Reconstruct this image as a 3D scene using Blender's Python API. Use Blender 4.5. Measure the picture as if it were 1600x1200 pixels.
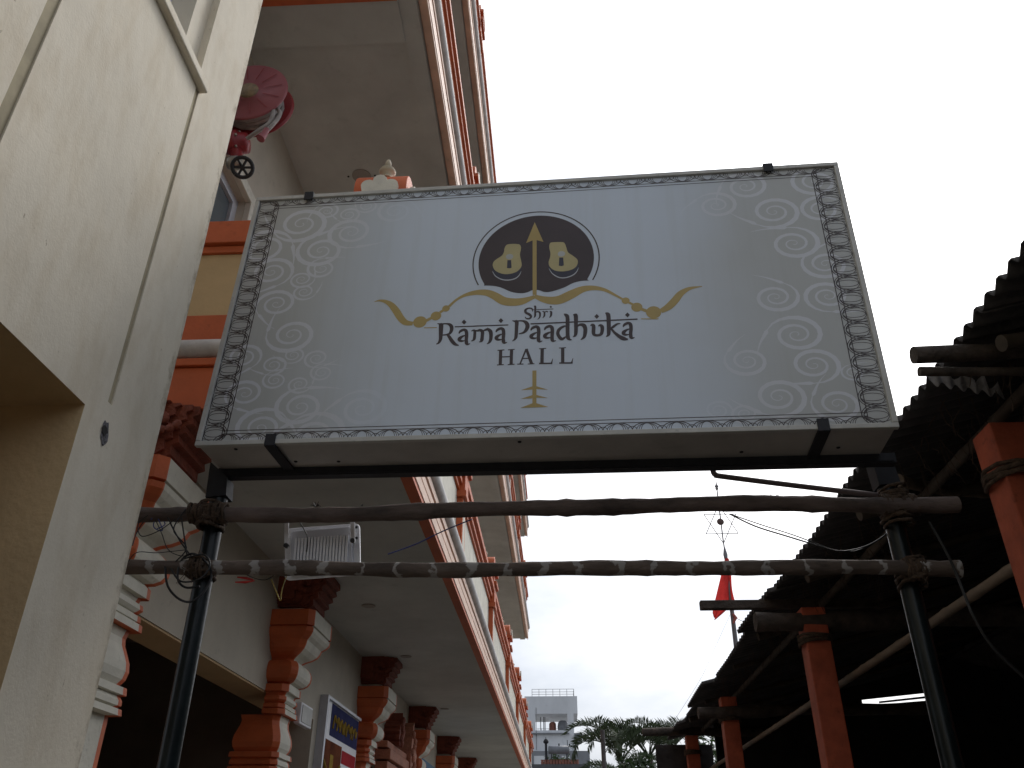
import bpy, bmesh, math, random
from mathutils import Vector, Matrix, noise as mnoise
R_ = math.radians
rnd = random.Random(7)
for o in list(bpy.data.objects): bpy.data.objects.remove(o, do_unlink=True)
scene = bpy.context.scene
col = scene.collection

# ------------------------------------------------------------ camera
cam = bpy.data.cameras.new('camera'); cam_o = bpy.data.objects.new('camera', cam); col.objects.link(cam_o)
cam.sensor_width = 36.0; cam.sensor_fit = 'HORIZONTAL'; cam.lens = 1308.0/1600.0*36.0
cam.clip_start = 0.05; cam.clip_end = 3000
zc = Vector((8.0, 2250.0, -1308.0)).normalized()
yc = Vector((82.0, -760.0, -1308.0)); yc = (yc - zc*yc.dot(zc)).normalized()
xc = yc.cross(zc)
M = Matrix((xc, yc, zc)).to_4x4(); M.translation = Vector((0, 0, 1.5))
cam_o.matrix_world = M
scene.camera = cam_o

# ------------------------------------------------------------ world: bright overcast sky
SUN_EL, SUN_AZ = R_(46), R_(31)          # azimuth from +Y towards +X
w = bpy.data.worlds.new('World'); scene.world = w; w.use_nodes = True
nt = w.node_tree; nt.nodes.clear()
N = lambda t, **k: nt.nodes.new(t)
out = N('ShaderNodeOutputWorld'); bg = N('ShaderNodeBackground'); bg.inputs['Strength'].default_value = 0.105
sky = N('ShaderNodeTexSky'); sky.sky_type = 'NISHITA'; sky.sun_disc = False
sky.sun_elevation = SUN_EL; sky.sun_rotation = SUN_AZ; sky.air_density = 1.2; sky.dust_density = 6.0
tc = N('ShaderNodeTexCoord'); mp = N('ShaderNodeMapping'); mp.inputs['Scale'].default_value = (1.0, 1.0, 2.6)
mp.inputs['Location'].default_value = (0.35, 0.1, 0.3)
nz = N('ShaderNodeTexNoise'); nz.inputs['Scale'].default_value = 2.6; nz.inputs['Detail'].default_value = 7; nz.inputs['Roughness'].default_value = 0.55
rp = N('ShaderNodeValToRGB')
rp.color_ramp.elements[0].position = 0.38; rp.color_ramp.elements[0].color = (0.65, 0.69, 0.75, 1)
rp.color_ramp.elements[1].position = 0.64; rp.color_ramp.elements[1].color = (1.0, 1.0, 1.0, 1)
bw = N('ShaderNodeRGBToBW'); ds_ = N('ShaderNodeMix'); ds_.data_type = 'RGBA'; ds_.inputs['Factor'].default_value = 0.72      # haze and cloud take the blue out
veil = N('ShaderNodeMix'); veil.data_type = 'RGBA'; veil.blend_type = 'ADD'; veil.inputs['Factor'].default_value = 1.0; veil.inputs['B'].default_value = (4.3, 4.5, 4.9, 1)
mx = N('ShaderNodeMix'); mx.data_type = 'RGBA'; mx.blend_type = 'MULTIPLY'; mx.inputs['Factor'].default_value = 1.0
L_ = nt.links.new
L_(tc.outputs['Generated'], mp.inputs['Vector']); L_(mp.outputs['Vector'], nz.inputs['Vector']); L_(nz.outputs['Fac'], rp.inputs['Fac'])
L_(sky.outputs['Color'], bw.inputs[0]); L_(sky.outputs['Color'], ds_.inputs['A']); L_(bw.outputs[0], ds_.inputs['B'])
L_(ds_.outputs['Result'], veil.inputs['A']); L_(veil.outputs['Result'], mx.inputs['A']); L_(rp.outputs['Color'], mx.inputs['B'])
L_(mx.outputs['Result'], bg.inputs['Color']); L_(bg.outputs['Background'], out.inputs['Surface'])
sl = bpy.data.lights.new('sun', 'SUN'); sl.energy = 0.8; sl.angle = R_(20); sl.color = (1, 0.96, 0.9)
so = bpy.data.objects.new('sun', sl); col.objects.link(so)
sd = Vector((math.cos(SUN_EL)*math.sin(SUN_AZ), math.cos(SUN_EL)*math.cos(SUN_AZ), math.sin(SUN_EL)))
so.rotation_euler = (-sd).to_track_quat('-Z', 'Y').to_euler(); so.location = (0, 0, 40)
scene.view_settings.view_transform = 'Standard'; scene.view_settings.look = 'None'
scene.view_settings.exposure = 0.0; scene.view_settings.gamma = 1.0; scene.view_settings.use_curve_mapping = False
scene.render.engine = 'CYCLES'
scene.render.resolution_x = 1024; scene.render.resolution_y = 768

# ------------------------------------------------------------ materials
MATS = {}
def mat(name, c, rough=0.75, var=0.16, scale=2.5, bump=0.0, bscale=45.0, metal=0.0, spec=0.5, c2=None, sxyz=(1, 1, 1), speck=0.0, spscale=18.0):
    if name in MATS: return MATS[name]
    m = bpy.data.materials.new(name); m.use_nodes = True; t = m.node_tree; b = t.nodes['Principled BSDF']
    b.inputs['Roughness'].default_value = rough; b.inputs['Metallic'].default_value = metal
    b.inputs['Specular IOR Level'].default_value = spec
    tx = t.nodes.new('ShaderNodeTexCoord'); mpn = t.nodes.new('ShaderNodeMapping'); mpn.inputs['Scale'].default_value = sxyz
    t.links.new(tx.outputs['Object'], mpn.inputs['Vector'])
    n = t.nodes.new('ShaderNodeTexNoise'); n.inputs['Scale'].default_value = scale; n.inputs['Detail'].default_value = 6; n.inputs['Roughness'].default_value = 0.62
    t.links.new(mpn.outputs['Vector'], n.inputs['Vector'])
    r = t.nodes.new('ShaderNodeValToRGB'); e = r.color_ramp.elements
    lo = c2 if c2 else tuple(v*(1-var*1.5) for v in c); hi = tuple(min(1, v*(1+var*0.6)) for v in c)
    e[0].position = 0.3; e[0].color = (*lo, 1); e[1].position = 0.68; e[1].color = (*hi, 1)
    t.links.new(n.outputs['Fac'], r.inputs['Fac'])
    last = r.outputs['Color']
    if speck > 0:
        n2 = t.nodes.new('ShaderNodeTexNoise'); n2.inputs['Scale'].default_value = spscale; n2.inputs['Detail'].default_value = 4; n2.inputs['Roughness'].default_value = 0.7
        t.links.new(mpn.outputs['Vector'], n2.inputs['Vector'])
        r2 = t.nodes.new('ShaderNodeValToRGB'); q = r2.color_ramp.elements
        q[0].position = 0.30; q[0].color = (1-speck,)*3+(1,); q[1].position = 0.40; q[1].color = (1, 1, 1, 1)
        t.links.new(n2.outputs['Fac'], r2.inputs['Fac'])
        mm = t.nodes.new('ShaderNodeMix'); mm.data_type = 'RGBA'; mm.blend_type = 'MULTIPLY'; mm.inputs['Factor'].default_value = 1
        t.links.new(last, mm.inputs['A']); t.links.new(r2.outputs['Color'], mm.inputs['B']); last = mm.outputs['Result']
    t.links.new(last, b.inputs['Base Color'])
    if bump > 0:
        nb = t.nodes.new('ShaderNodeTexNoise'); nb.inputs['Scale'].default_value = bscale; nb.inputs['Detail'].default_value = 5
        t.links.new(mpn.outputs['Vector'], nb.inputs['Vector'])
        bp = t.nodes.new('ShaderNodeBump'); bp.inputs['Strength'].default_value = bump; bp.inputs['Distance'].default_value = 0.02
        t.links.new(nb.outputs['Fac'], bp.inputs['Height']); t.links.new(bp.outputs['Normal'], b.inputs['Normal'])
    MATS[name] = m
    return m

def wall_mat():
    """hand trowelled cream plaster with grime, small dark nicks and dirtier arris"""
    m = mat('near_plaster', (0.745, 0.67, 0.535), 0.85, 0.08, 1.3, 0.0, speck=0.0)
    t = m.node_tree; b = t.nodes['Principled BSDF']; lk = t.links.new
    base = b.inputs['Base Color'].links[0].from_socket
    tx = t.nodes.new('ShaderNodeTexCoord')
    def nz_(scale, det, sx, ro=0.6):
        mp_ = t.nodes.new('ShaderNodeMapping'); mp_.inputs['Scale'].default_value = sx
        n_ = t.nodes.new('ShaderNodeTexNoise'); n_.inputs['Scale'].default_value = scale; n_.inputs['Detail'].default_value = det; n_.inputs['Roughness'].default_value = ro
        lk(tx.outputs['Object'], mp_.inputs['Vector']); lk(mp_.outputs['Vector'], n_.inputs['Vector']); return n_.outputs['Fac']
    def ramp(s, p0, c0, p1, c1):
        r_ = t.nodes.new('ShaderNodeValToRGB'); q = r_.color_ramp.elements
        q[0].position = p0; q[0].color = (*c0, 1); q[1].position = p1; q[1].color = (*c1, 1); lk(s, r_.inputs['Fac']); return r_.outputs['Color']
    def mul(a, c):
        x = t.nodes.new('ShaderNodeMix'); x.data_type = 'RGBA'; x.blend_type = 'MULTIPLY'; x.inputs['Factor'].default_value = 1
        lk(a, x.inputs['A']); lk(c, x.inputs['B']); return x.outputs['Result']
    c = mul(base, ramp(nz_(9, 6, (1, 1, 0.35)), 0.33, (0.905, 0.875, 0.83), 0.55, (1, 1, 1)))
    c = mul(c, ramp(nz_(34, 5, (1, 1, 0.45), 0.72), 0.285, (0.55, 0.50, 0.44), 0.33, (1, 1, 1)))
    # grime that gathers along the free corner of the wall
    sep = t.nodes.new('ShaderNodeSeparateXYZ'); lk(tx.outputs['Object'], sep.inputs[0])
    mr = t.nodes.new('ShaderNodeMapRange'); mr.inputs['From Min'].default_value = 2.60; mr.inputs['From Max'].default_value = 2.775
    lk(sep.outputs['Y'], mr.inputs['Value'])
    mu = t.nodes.new('ShaderNodeMath'); mu.operation = 'MULTIPLY'; lk(mr.outputs['Result'], mu.inputs[0]); lk(nz_(14, 6, (1, 1, 0.6), 0.7), mu.inputs[1])
    c = mul(c, ramp(mu.outputs[0], 0.40, (1, 1, 1), 0.58, (0.52, 0.48, 0.43)))
    lk(c, b.inputs['Base Color'])
    h1 = nz_(16, 4, (1, 1, 0.5)); h2 = nz_(120, 4, (1, 1, 0.8))
    ad = t.nodes.new('ShaderNodeMath'); ad.operation = 'MULTIPLY_ADD'; lk(h2, ad.inputs[0]); ad.inputs[1].default_value = 0.25; lk(h1, ad.inputs[2])
    bp = t.nodes.new('ShaderNodeBump'); bp.inputs['Strength'].default_value = 0.17; bp.inputs['Distance'].default_value = 0.02
    lk(ad.outputs[0], bp.inputs['Height']); lk(bp.outputs['Normal'], b.inputs['Normal'])
    return m

near_m = wall_mat()
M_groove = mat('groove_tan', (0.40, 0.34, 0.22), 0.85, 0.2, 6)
M_reveal = mat('reveal_olive', (0.60, 0.43, 0.23), 0.85, 0.12, 2, 0.2, 40)
M_cream = mat('hall_cream', (0.52, 0.47, 0.38), 0.8, 0.10, 1.6, 0.12, 40, speck=0.12, spscale=9)
M_creamtrim = mat('trim_cream', (0.66, 0.63, 0.53), 0.7, 0.12, 5, 0.1, 50, speck=0.2, spscale=14)
M_olive = mat('parapet_cream', (0.585, 0.41, 0.21), 0.8, 0.10, 2, 0.1, 30)
M_orange = mat('orange_paint', (0.58, 0.125, 0.036), 0.62, 0.14, 3, 0.08, 50, speck=0.15, spscale=10)
M_redor = mat('carved_red_orange', (0.25, 0.06, 0.03), 0.7, 0.25, 12, 0.5, 55)
M_peach = mat('peach_paint', (0.80, 0.56, 0.43), 0.6, 0.12, 4, 0.05, 60, speck=0.15, spscale=8)
M_tube = mat('white_moulding', (0.62, 0.59, 0.56), 0.6, 0.2, 5, 0.05, 40, speck=0.25, spscale=16)
M_soffit = mat('soffit_paint', (0.55, 0.56, 0.525), 0.9, 0.14, 1.1, 0.08, 25, speck=0.10, spscale=4)
M_dark = mat('dark_void', (0.03, 0.028, 0.025), 0.9)
M_alu = mat('aluminium_frame', (0.55, 0.57, 0.62), 0.45, 0.08, 8, metal=0.3)
M_glass = mat('dim_window_glass', (0.10, 0.125, 0.14), 0.12, 0.1, 2, spec=0.6)
M_postpaint = mat('dark_green_pipe_paint', (0.009, 0.014, 0.015), 0.30, 0.3, 7, 0.06, 60, spec=0.3)
M_blackst = mat('black_steel', (0.013, 0.014, 0.019), 0.7, 0.3, 20, 0.05, 80)
M_box = mat('signbox_sheet', (0.46, 0.44, 0.41), 0.6, 0.14, 3, 0.04, 30, speck=0.1, spscale=10)
M_trim = mat('sign_trim', (0.50, 0.50, 0.47), 0.5, 0.12, 7, speck=0.2, spscale=25)
M_wood = mat('weathered_pole_wood', (0.13, 0.098, 0.085), 0.85, 0.45, 9, 0.7, 30, sxyz=(0.35, 1, 1), speck=0.4, spscale=14)
M_coir = mat('coir_rope', (0.085, 0.055, 0.035), 0.95, 0.4, 30, 0.6, 90)
M_white = mat('white_enamel', (0.84, 0.85, 0.88), 0.45, 0.06, 6)
M_fin = mat('lamp_fin_shadow', (0.60, 0.61, 0.65), 0.5, 0.05, 6)
M_cblack = mat('cable_black', (0.012, 0.012, 0.013), 0.5, 0.1, 20)
M_cblue = mat('cable_blue', (0.03, 0.05, 0.22), 0.5, 0.1, 20)
M_cyel = mat('cable_yellow', (0.55, 0.42, 0.10), 0.5, 0.1, 20)
M_cred = mat('cable_red', (0.50, 0.03, 0.02), 0.5, 0.1, 20)
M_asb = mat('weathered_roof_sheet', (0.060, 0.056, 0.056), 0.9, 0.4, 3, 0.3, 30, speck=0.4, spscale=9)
M_bamboo = mat('old_bamboo', (0.20, 0.155, 0.11), 0.7, 0.3, 7, 0.2, 40, sxyz=(1, 0.4, 1))
M_bamd = mat('shaded_bamboo', (0.085, 0.066, 0.048), 0.8, 0.3, 7, 0.2, 40)  # darker copy of the bamboo, shade under the roof put into its colour
M_log = mat('old_log', (0.075, 0.058, 0.046), 0.9, 0.4, 8, 0.7, 30)
M_shedcol = mat('shed_orange', (0.47, 0.10, 0.045), 0.7, 0.25, 5, 0.15, 40, speck=0.35, spscale=12)
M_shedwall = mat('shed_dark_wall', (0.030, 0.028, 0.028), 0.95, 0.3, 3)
M_pink = mat('faded_red_plastic', (0.31, 0.085, 0.095), 0.5, 0.10, 5)
M_hred = mat('hydrant_red', (0.26, 0.018, 0.022), 0.4, 0.15, 8)
M_hose = mat('grey_hose', (0.34, 0.31, 0.29), 0.7, 0.2, 20)
M_brass = mat('tarnished_metal', (0.38, 0.35, 0.30), 0.35, 0.2, 15, metal=0.6)
M_farw = mat('far_white_wall', (0.72, 0.74, 0.76), 0.85, 0.10, 0.5, speck=0.12, spscale=1.2, sxyz=(1, 1, 0.4))
M_farg = mat('far_grey_wall', (0.26, 0.27, 0.29), 0.85, 0.12, 0.5)
M_rail = mat('thin_rail', (0.22, 0.22, 0.23), 0.5, 0.1, 5)
M_terr = mat('terracotta_tank', (0.26, 0.10, 0.07), 0.6, 0.15, 2)
M_tank = mat('solar_tank_grey', (0.20, 0.21, 0.23), 0.4, 0.15, 3)
M_flag = mat('red_flag_cloth', (0.62, 0.045, 0.04), 0.8, 0.15, 3)
M_leaf = mat('palm_leaf', (0.048, 0.07, 0.032), 0.8, 0.35, 4)
M_leafd = mat('shrub_leaf', (0.045, 0.085, 0.022), 0.6, 0.4, 5)
M_trunk = mat('palm_trunk', (0.13, 0.11, 0.09), 0.9, 0.3, 6, 0.5, 20)
M_ground = mat('concrete_yard', (0.15, 0.142, 0.13), 0.9, 0.2, 0.7, 0.2, 20, speck=0.2, spscale=3)
M_blue = mat('blue_banner', (0.03, 0.16, 0.30), 0.6, 0.15, 2)

# ------------------------------------------------------------ mesh helpers
class MB:
    def __init__(s): s.v = []; s.f = []; s.sm = []
    def add(s, vs, fs, smooth=False):
        k = len(s.v); s.v += [tuple(p) for p in vs]; s.f += [tuple(i+k for i in q) for q in fs]; s.sm += [smooth]*len(fs); return s
    def box(s, x0, x1, y0, y1, z0, z1):
        return s.add([(x0,y0,z0),(x1,y0,z0),(x1,y1,z0),(x0,y1,z0),(x0,y0,z1),(x1,y0,z1),(x1,y1,z1),(x0,y1,z1)],
                     [(0,3,2,1),(4,5,6,7),(0,1,5,4),(1,2,6,5),(2,3,7,6),(3,0,4,7)])
    def prism(s, prof, axis, a, b, smooth=False):
        """closed 2D profile extruded along an axis: 'y' -> (x,z), 'x' -> (y,z), 'z' -> (x,y)"""
        P = {'y': lambda p, t: (p[0], t, p[1]), 'x': lambda p, t: (t, p[0], p[1]), 'z': lambda p, t: (p[0], p[1], t)}[axis]
        n = len(prof); vs = [P(p, a) for p in prof]+[P(p, b) for p in prof]
        k = len(s.v); s.v += vs
        for i in range(n):
            j = (i+1) % n; s.f.append((k+i, k+j, k+n+j, k+n+i)); s.sm.append(smooth)
        s.f.append(tuple(range(k, k+n))); s.f.append(tuple(range(k+n, k+2*n))[::-1]); s.sm += [False, False]
        return s
    def tube(s, pts, r, seg=8, caps=True, smooth=True, jit=0.0):
        pts = [Vector(p) for p in pts]; n = len(pts); rings = []; up = None
        for i, p in enumerate(pts):
            t = (pts[min(n-1, i+1)]-pts[max(0, i-1)]).normalized()
            if up is None:
                up = Vector((0, 0, 1)) if abs(t.z) < 0.9 else Vector((1, 0, 0))
            a = (up - t*up.dot(t)).normalized(); up = a; b = t.cross(a)
            rr = r[i] if isinstance(r, (list, tuple)) else r
            rings.append([p+(a*math.cos(q)+b*math.sin(q))*rr*(1+jit*(rnd.random()-0.5)) for q in [2*math.pi*k/seg for k in range(seg)]])
        vs = [q for g in rings for q in g]; fs = []
        for i in range(n-1):
            for k in range(seg):
                l = (k+1) % seg; fs.append((i*seg+k, i*seg+l, (i+1)*seg+l, (i+1)*seg+k))
        s.add(vs, fs, smooth)
        if caps: s.add(rings[0], [tuple(range(seg))[::-1]]); s.add(rings[-1], [tuple(range(seg))])
        return s
    def lathe(s, prof, c, seg=16, axis='z', smooth=True):
        vs = []
        for r, h in prof:
            for k in range(seg):
                a = 2*math.pi*k/seg; u, v_ = r*math.cos(a), r*math.sin(a)
                vs.append({'z': (c[0]+u, c[1]+v_, c[2]+h), 'y': (c[0]+u, c[1]+h, c[2]+v_), 'x': (c[0]+h, c[1]+u, c[2]+v_)}[axis])
        fs = []
        for i in range(len(prof)-1):
            for k in range(seg):
                l = (k+1) % seg; fs.append((i*seg+k, i*seg+l, (i+1)*seg+l, (i+1)*seg+k))
        s.add(vs, fs, smooth)
        s.add(vs[:seg], [tuple(range(seg))]); s.add(vs[-seg:], [tuple(range(seg))])
        return s
    def build(s, name, m, parent=None, local=False, bevel=0.0):
        me = bpy.data.meshes.new(name); me.from_pydata(s.v, [], s.f); me.update()
        for p, q in zip(me.polygons, s.sm): p.use_smooth = q
        bm = bmesh.new(); bm.from_mesh(me); bmesh.ops.recalc_face_normals(bm, faces=bm.faces); bm.to_mesh(me); bm.free()
        me.materials.append(m)
        o = bpy.data.objects.new(name, me); col.objects.link(o)
        WM[o.name] = Matrix()
        if parent:
            o.parent = parent
            if not local: o.matrix_parent_inverse = WM[parent.name].inverted()
            else: WM[o.name] = WM[parent.name].copy()
        if bevel:
            b = o.modifiers.new('bevel', 'BEVEL'); b.width = bevel; b.segments = 2; b.limit_method = 'ANGLE'
        return o
WM = {}
def tag(o, label=None, cat=None, group=None, kind=None):
    if label: o['label'] = label
    if cat: o['category'] = cat
    if group: o['group'] = group
    if kind: o['kind'] = kind
    return o
def thing(name, label, cat, loc=(0, 0, 0), group=None, m=None):
    o = bpy.data.objects.new(name, None); col.objects.link(o); o.empty_display_size = 0.2
    mm = m if m is not None else Matrix.Translation(Vector(loc))
    o.matrix_world = mm; WM[o.name] = mm.copy()
    return tag(o, label, cat, group)
def B(*a): return MB().box(*a)
def dup(o, d, parent=None, tags=None):
    """copy of an object and its children, moved by d"""
    c = o.copy(); col.objects.link(c); c.location = Vector(o.location)+Vector(d)
    if parent is not None: c.parent = parent
    for ch in [k for k in bpy.data.objects if k.parent == o]:
        e = ch.copy(); col.objects.link(e); e.parent = c
        for g in [k for k in bpy.data.objects if k.parent == ch]:
            h = g.copy(); col.objects.link(h); h.parent = e
    return c
def smooth_path(pts, sub=6):
    pts = [Vector(p) for p in pts]
    if len(pts) < 3: return pts
    o = []
    for i in range(len(pts)-1):
        p0 = pts[max(0, i-1)]; p1 = pts[i]; p2 = pts[i+1]; p3 = pts[min(len(pts)-1, i+2)]
        for k in range(sub):
            t = k/sub
            o.append(0.5*((2*p1)+(p2-p0)*t+(2*p0-5*p1+4*p2-p3)*t*t+(3*p1-p0-3*p2+p3)*t*t*t))
    o.append(pts[-1]); return o

# ============================================================ SETTING
g = MB(); g.add([(-600,-600,0),(600,-600,0),(600,600,0),(-600,600,0)], [(0,1,2,3)])
tag(g.build('ground', M_ground), kind='structure')

# ============================================================ NEAR LEFT BUILDING
nb_ = thing('plastered_building', 'cream plastered building wall with a window, filling the left edge', 'building', (-1.5, 2.0, 0))
WX = -1.5
ys = [-8, -1.0, 0.9, 1.0, 1.53, 1.578, 2.30, 2.395, 2.425, 2.77]
zs = [0, 2.79, 2.865, 4.43, 4.47, 6.2, 6.3, 9.5]
def depth(y, z):
    if z < 2.79: return None if -1.0 < y < 2.30 else 0.0
    if 0.9 < y < 2.395 and 4.47 < z < 6.3: return 0.22 if (1.0 < y < 2.30 and z < 6.2) else 0.035
    if 1.53 < y < 1.578 and z < 4.43: return 0.010
    if 2.395 < y < 2.425 and 2.865 < z < 4.43: return 0.010
    return 0.0
ys[6] = 2.278
hm = MB(); D = {}
for i in range(len(ys)-1):
    for j in range(len(zs)-1):
        D[i, j] = depth((ys[i]+ys[i+1])/2 if not (i == 5) else 2.0, (zs[j]+zs[j+1])/2)
for (i, j), d in D.items():
    if d is None: continue
    x = WX-d; y0, y1, z0, z1 = ys[i], ys[i+1], zs[j], zs[j+1]
    ny, nzz = (max(1, int((y1-y0)/0.6)), max(1, int((z1-z0)/0.6)))
    hm.add([(x,y0,z0),(x,y1,z0),(x,y1,z1),(x,y0,z1)], [(0,1,2,3)])
    e = D.get((i+1, j))
    if e is not None and e != d: hm.add([(WX-d,y1,z0),(WX-e,y1,z0),(WX-e,y1,z1),(WX-d,y1,z1)], [(0,1,2,3)])
    e = D.get((i, j+1))
    if e is not None and e != d: hm.add([(WX-d,y0,z1),(WX-d,y1,z1),(WX-e,y1,z1),(WX-e,y0,z1)], [(0,1,2,3)])
# end face, top and back of the wall block
hm.add([(WX,2.77,0),(-3.6,2.77,0),(-3.6,2.77,9.5),(WX,2.77,9.5)], [(0,1,2,3)])
hm.add([(WX,-8,9.5),(WX,2.77,9.5),(-3.6,2.77,9.5),(-3.6,-8,9.5)], [(0,1,2,3)])
hm.add([(-3.6,-8,0),(-3.6,2.77,0),(-3.6,2.77,9.5),(-3.6,-8,9.5)], [(0,1,2,3)])
wobj = hm.build('wall', near_m, nb_)
rv = MB(); rv.add([(WX,-1,2.79),(WX,2.278,2.79),(-3.55,2.278,2.79),(-3.55,-1,2.79)], [(0,1,2,3)])
rv.add([(WX,2.278,0),(WX,2.278,2.79),(-3.55,2.278,2.79),(-3.55,2.278,0)], [(0,1,2,3)])
rv.add([(WX,-1,0),(WX,-1,2.79),(-3.55,-1,2.79),(-3.55,-1,0)], [(0,1,2,3)])
rv.add([(-3.55,-1,0),(-3.55,-1,2.79),(-3.55,2.278,2.79),(-3.55,2.278,0)], [(0,1,2,3)])
rv.build('doorway_reveal', M_reveal, nb_)
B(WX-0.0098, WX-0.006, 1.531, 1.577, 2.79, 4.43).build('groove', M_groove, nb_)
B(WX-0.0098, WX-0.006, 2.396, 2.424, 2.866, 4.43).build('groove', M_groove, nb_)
B(WX-0.03, WX+0.035, 0.8, 2.436, 4.415, 4.462).build('window_ledge', near_m, nb_, bevel=0.006)
wf = MB(); X0, X1 = WX-0.21, WX-0.15
for a in ((1.0,1.06),(2.19,2.28),(1.58,1.64)): wf.box(X0, X1, a[0], a[1], 4.47, 6.2)
for a in ((4.475,4.53),(6.14,6.2)): wf.box(X0+0.002, X1-0.002, 1.06, 2.19, *a)
win = wf.build('window', M_alu, nb_)
B(WX-0.195, WX-0.185, 1.06, 2.19, 4.53, 6.14).build('pane', M_glass, win)
# broken plaster around an old fixing hole
def blob(cx, cy, r, n, jit, sx=1, sy=1, rot=0, rg=rnd):
    p = []
    for k in range(n):
        a = 2*math.pi*k/n; q = r*(1+jit*(rg.random()-0.5)*2)
        x, y = q*math.cos(a)*sx, q*math.sin(a)*sy
        p.append((cx+x*math.cos(rot)-y*math.sin(rot), cy+x*math.sin(rot)+y*math.cos(rot)))
    return p
ch = MB(); pp = blob(2.425, 2.758, 0.042, 13, 0.22, 0.62, 1.15, 0.25)
ch.add([(WX+0.002, a, b) for a, b in pp]+[(WX+0.0045, 2.424, 2.76)], [(k, (k+1) % 13, 13) for k in range(13)])
M_chip = mat('chipped_mortar', (0.20, 0.19, 0.20), 0.95, 0.4, 50, 0.8, 120)
chip = ch.build('chipped_plaster', M_chip, nb_)
hh = MB(); pp = blob(2.416, 2.766, 0.017, 9, 0.3); hh.add([(WX+0.006, a, b) for a, b in pp], [tuple(range(9))]); hh.build('fixing_hole', M_dark, chip)

# ============================================================ HALL
hall = thing('hall_building', 'orange and cream temple-style hall with long projecting balconies', 'building', (-2.6, 4.2, 0))
Z1, Z2, Z3 = 3.8, 7.75, 11.1
Y0 = 4.12
POSTS = [4.30, 8.2, 12.4, 16.5, 20.4, 24.5, 28.6]
WF = -2.45                                   # face of the ground floor beam
for bx_ in ((-2.75, WF, 4.3, 30, 2.79, Z1), (-2.75, WF, 8.73, 11.2, 0, 2.79), (-2.75, WF, 13.95, 30, 0, 2.79),
            (-2.9, -2.6, 5.30, 30, Z1+0.26, Z2), (-2.9, -2.6, 4.3, 5.30, 6.46, Z2), (-2.9, -2.6, 4.3, 5.30, Z1+0.26, 5.0),
            (-2.9, -2.6, 4.3, 26.6, Z2+0.26, Z3), (-9, -2.9, 4.3, 4.5, 0, Z3)):
    B(*bx_).build('wall', M_cream, hall)
iv = MB(); iv.box(-7.2, -7.0, 4.5, 30, 0, 3.7); iv.box(-7.0, -2.76, 8.5, 8.7, 0, 3.7); iv.box(-7.0, -2.9, 4.5, 30, 3.5, 3.7); iv.box(-7.0, -2.9, 15, 15.2, 0, 3.5)
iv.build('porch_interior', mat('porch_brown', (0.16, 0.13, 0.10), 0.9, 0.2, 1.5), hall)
lt = MB(); lt.box(-2.74, -2.46, 4.32, 8.72, 2.776, 2.7895); lt.build('lintel_soffit', M_olive, hall)
# upper floor window beside the hose reel
uw = MB(); uw.box(-2.72, -2.66, 4.5, 5.30, 6.38, 6.458); uw.box(-2.72, -2.66, 5.21, 5.30, 5.0, 6.38); uw.box(-2.72, -2.66, 4.82, 4.87, 5.0, 6.38)
u1 = uw.build('window', M_alu, hall)
B(-2.70, -2.69, 4.5, 5.21, 5.0, 6.38).build('pane', M_glass, u1)
um = MB(); um.box(-2.6, -2.545, 4.3, 5.40, 6.46, 6.56); um.box(-2.6, -2.545, 5.305, 5.40, 4.06, 6.46); um.build('window_surround', M_creamtrim, hall, bevel=0.006)

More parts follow.
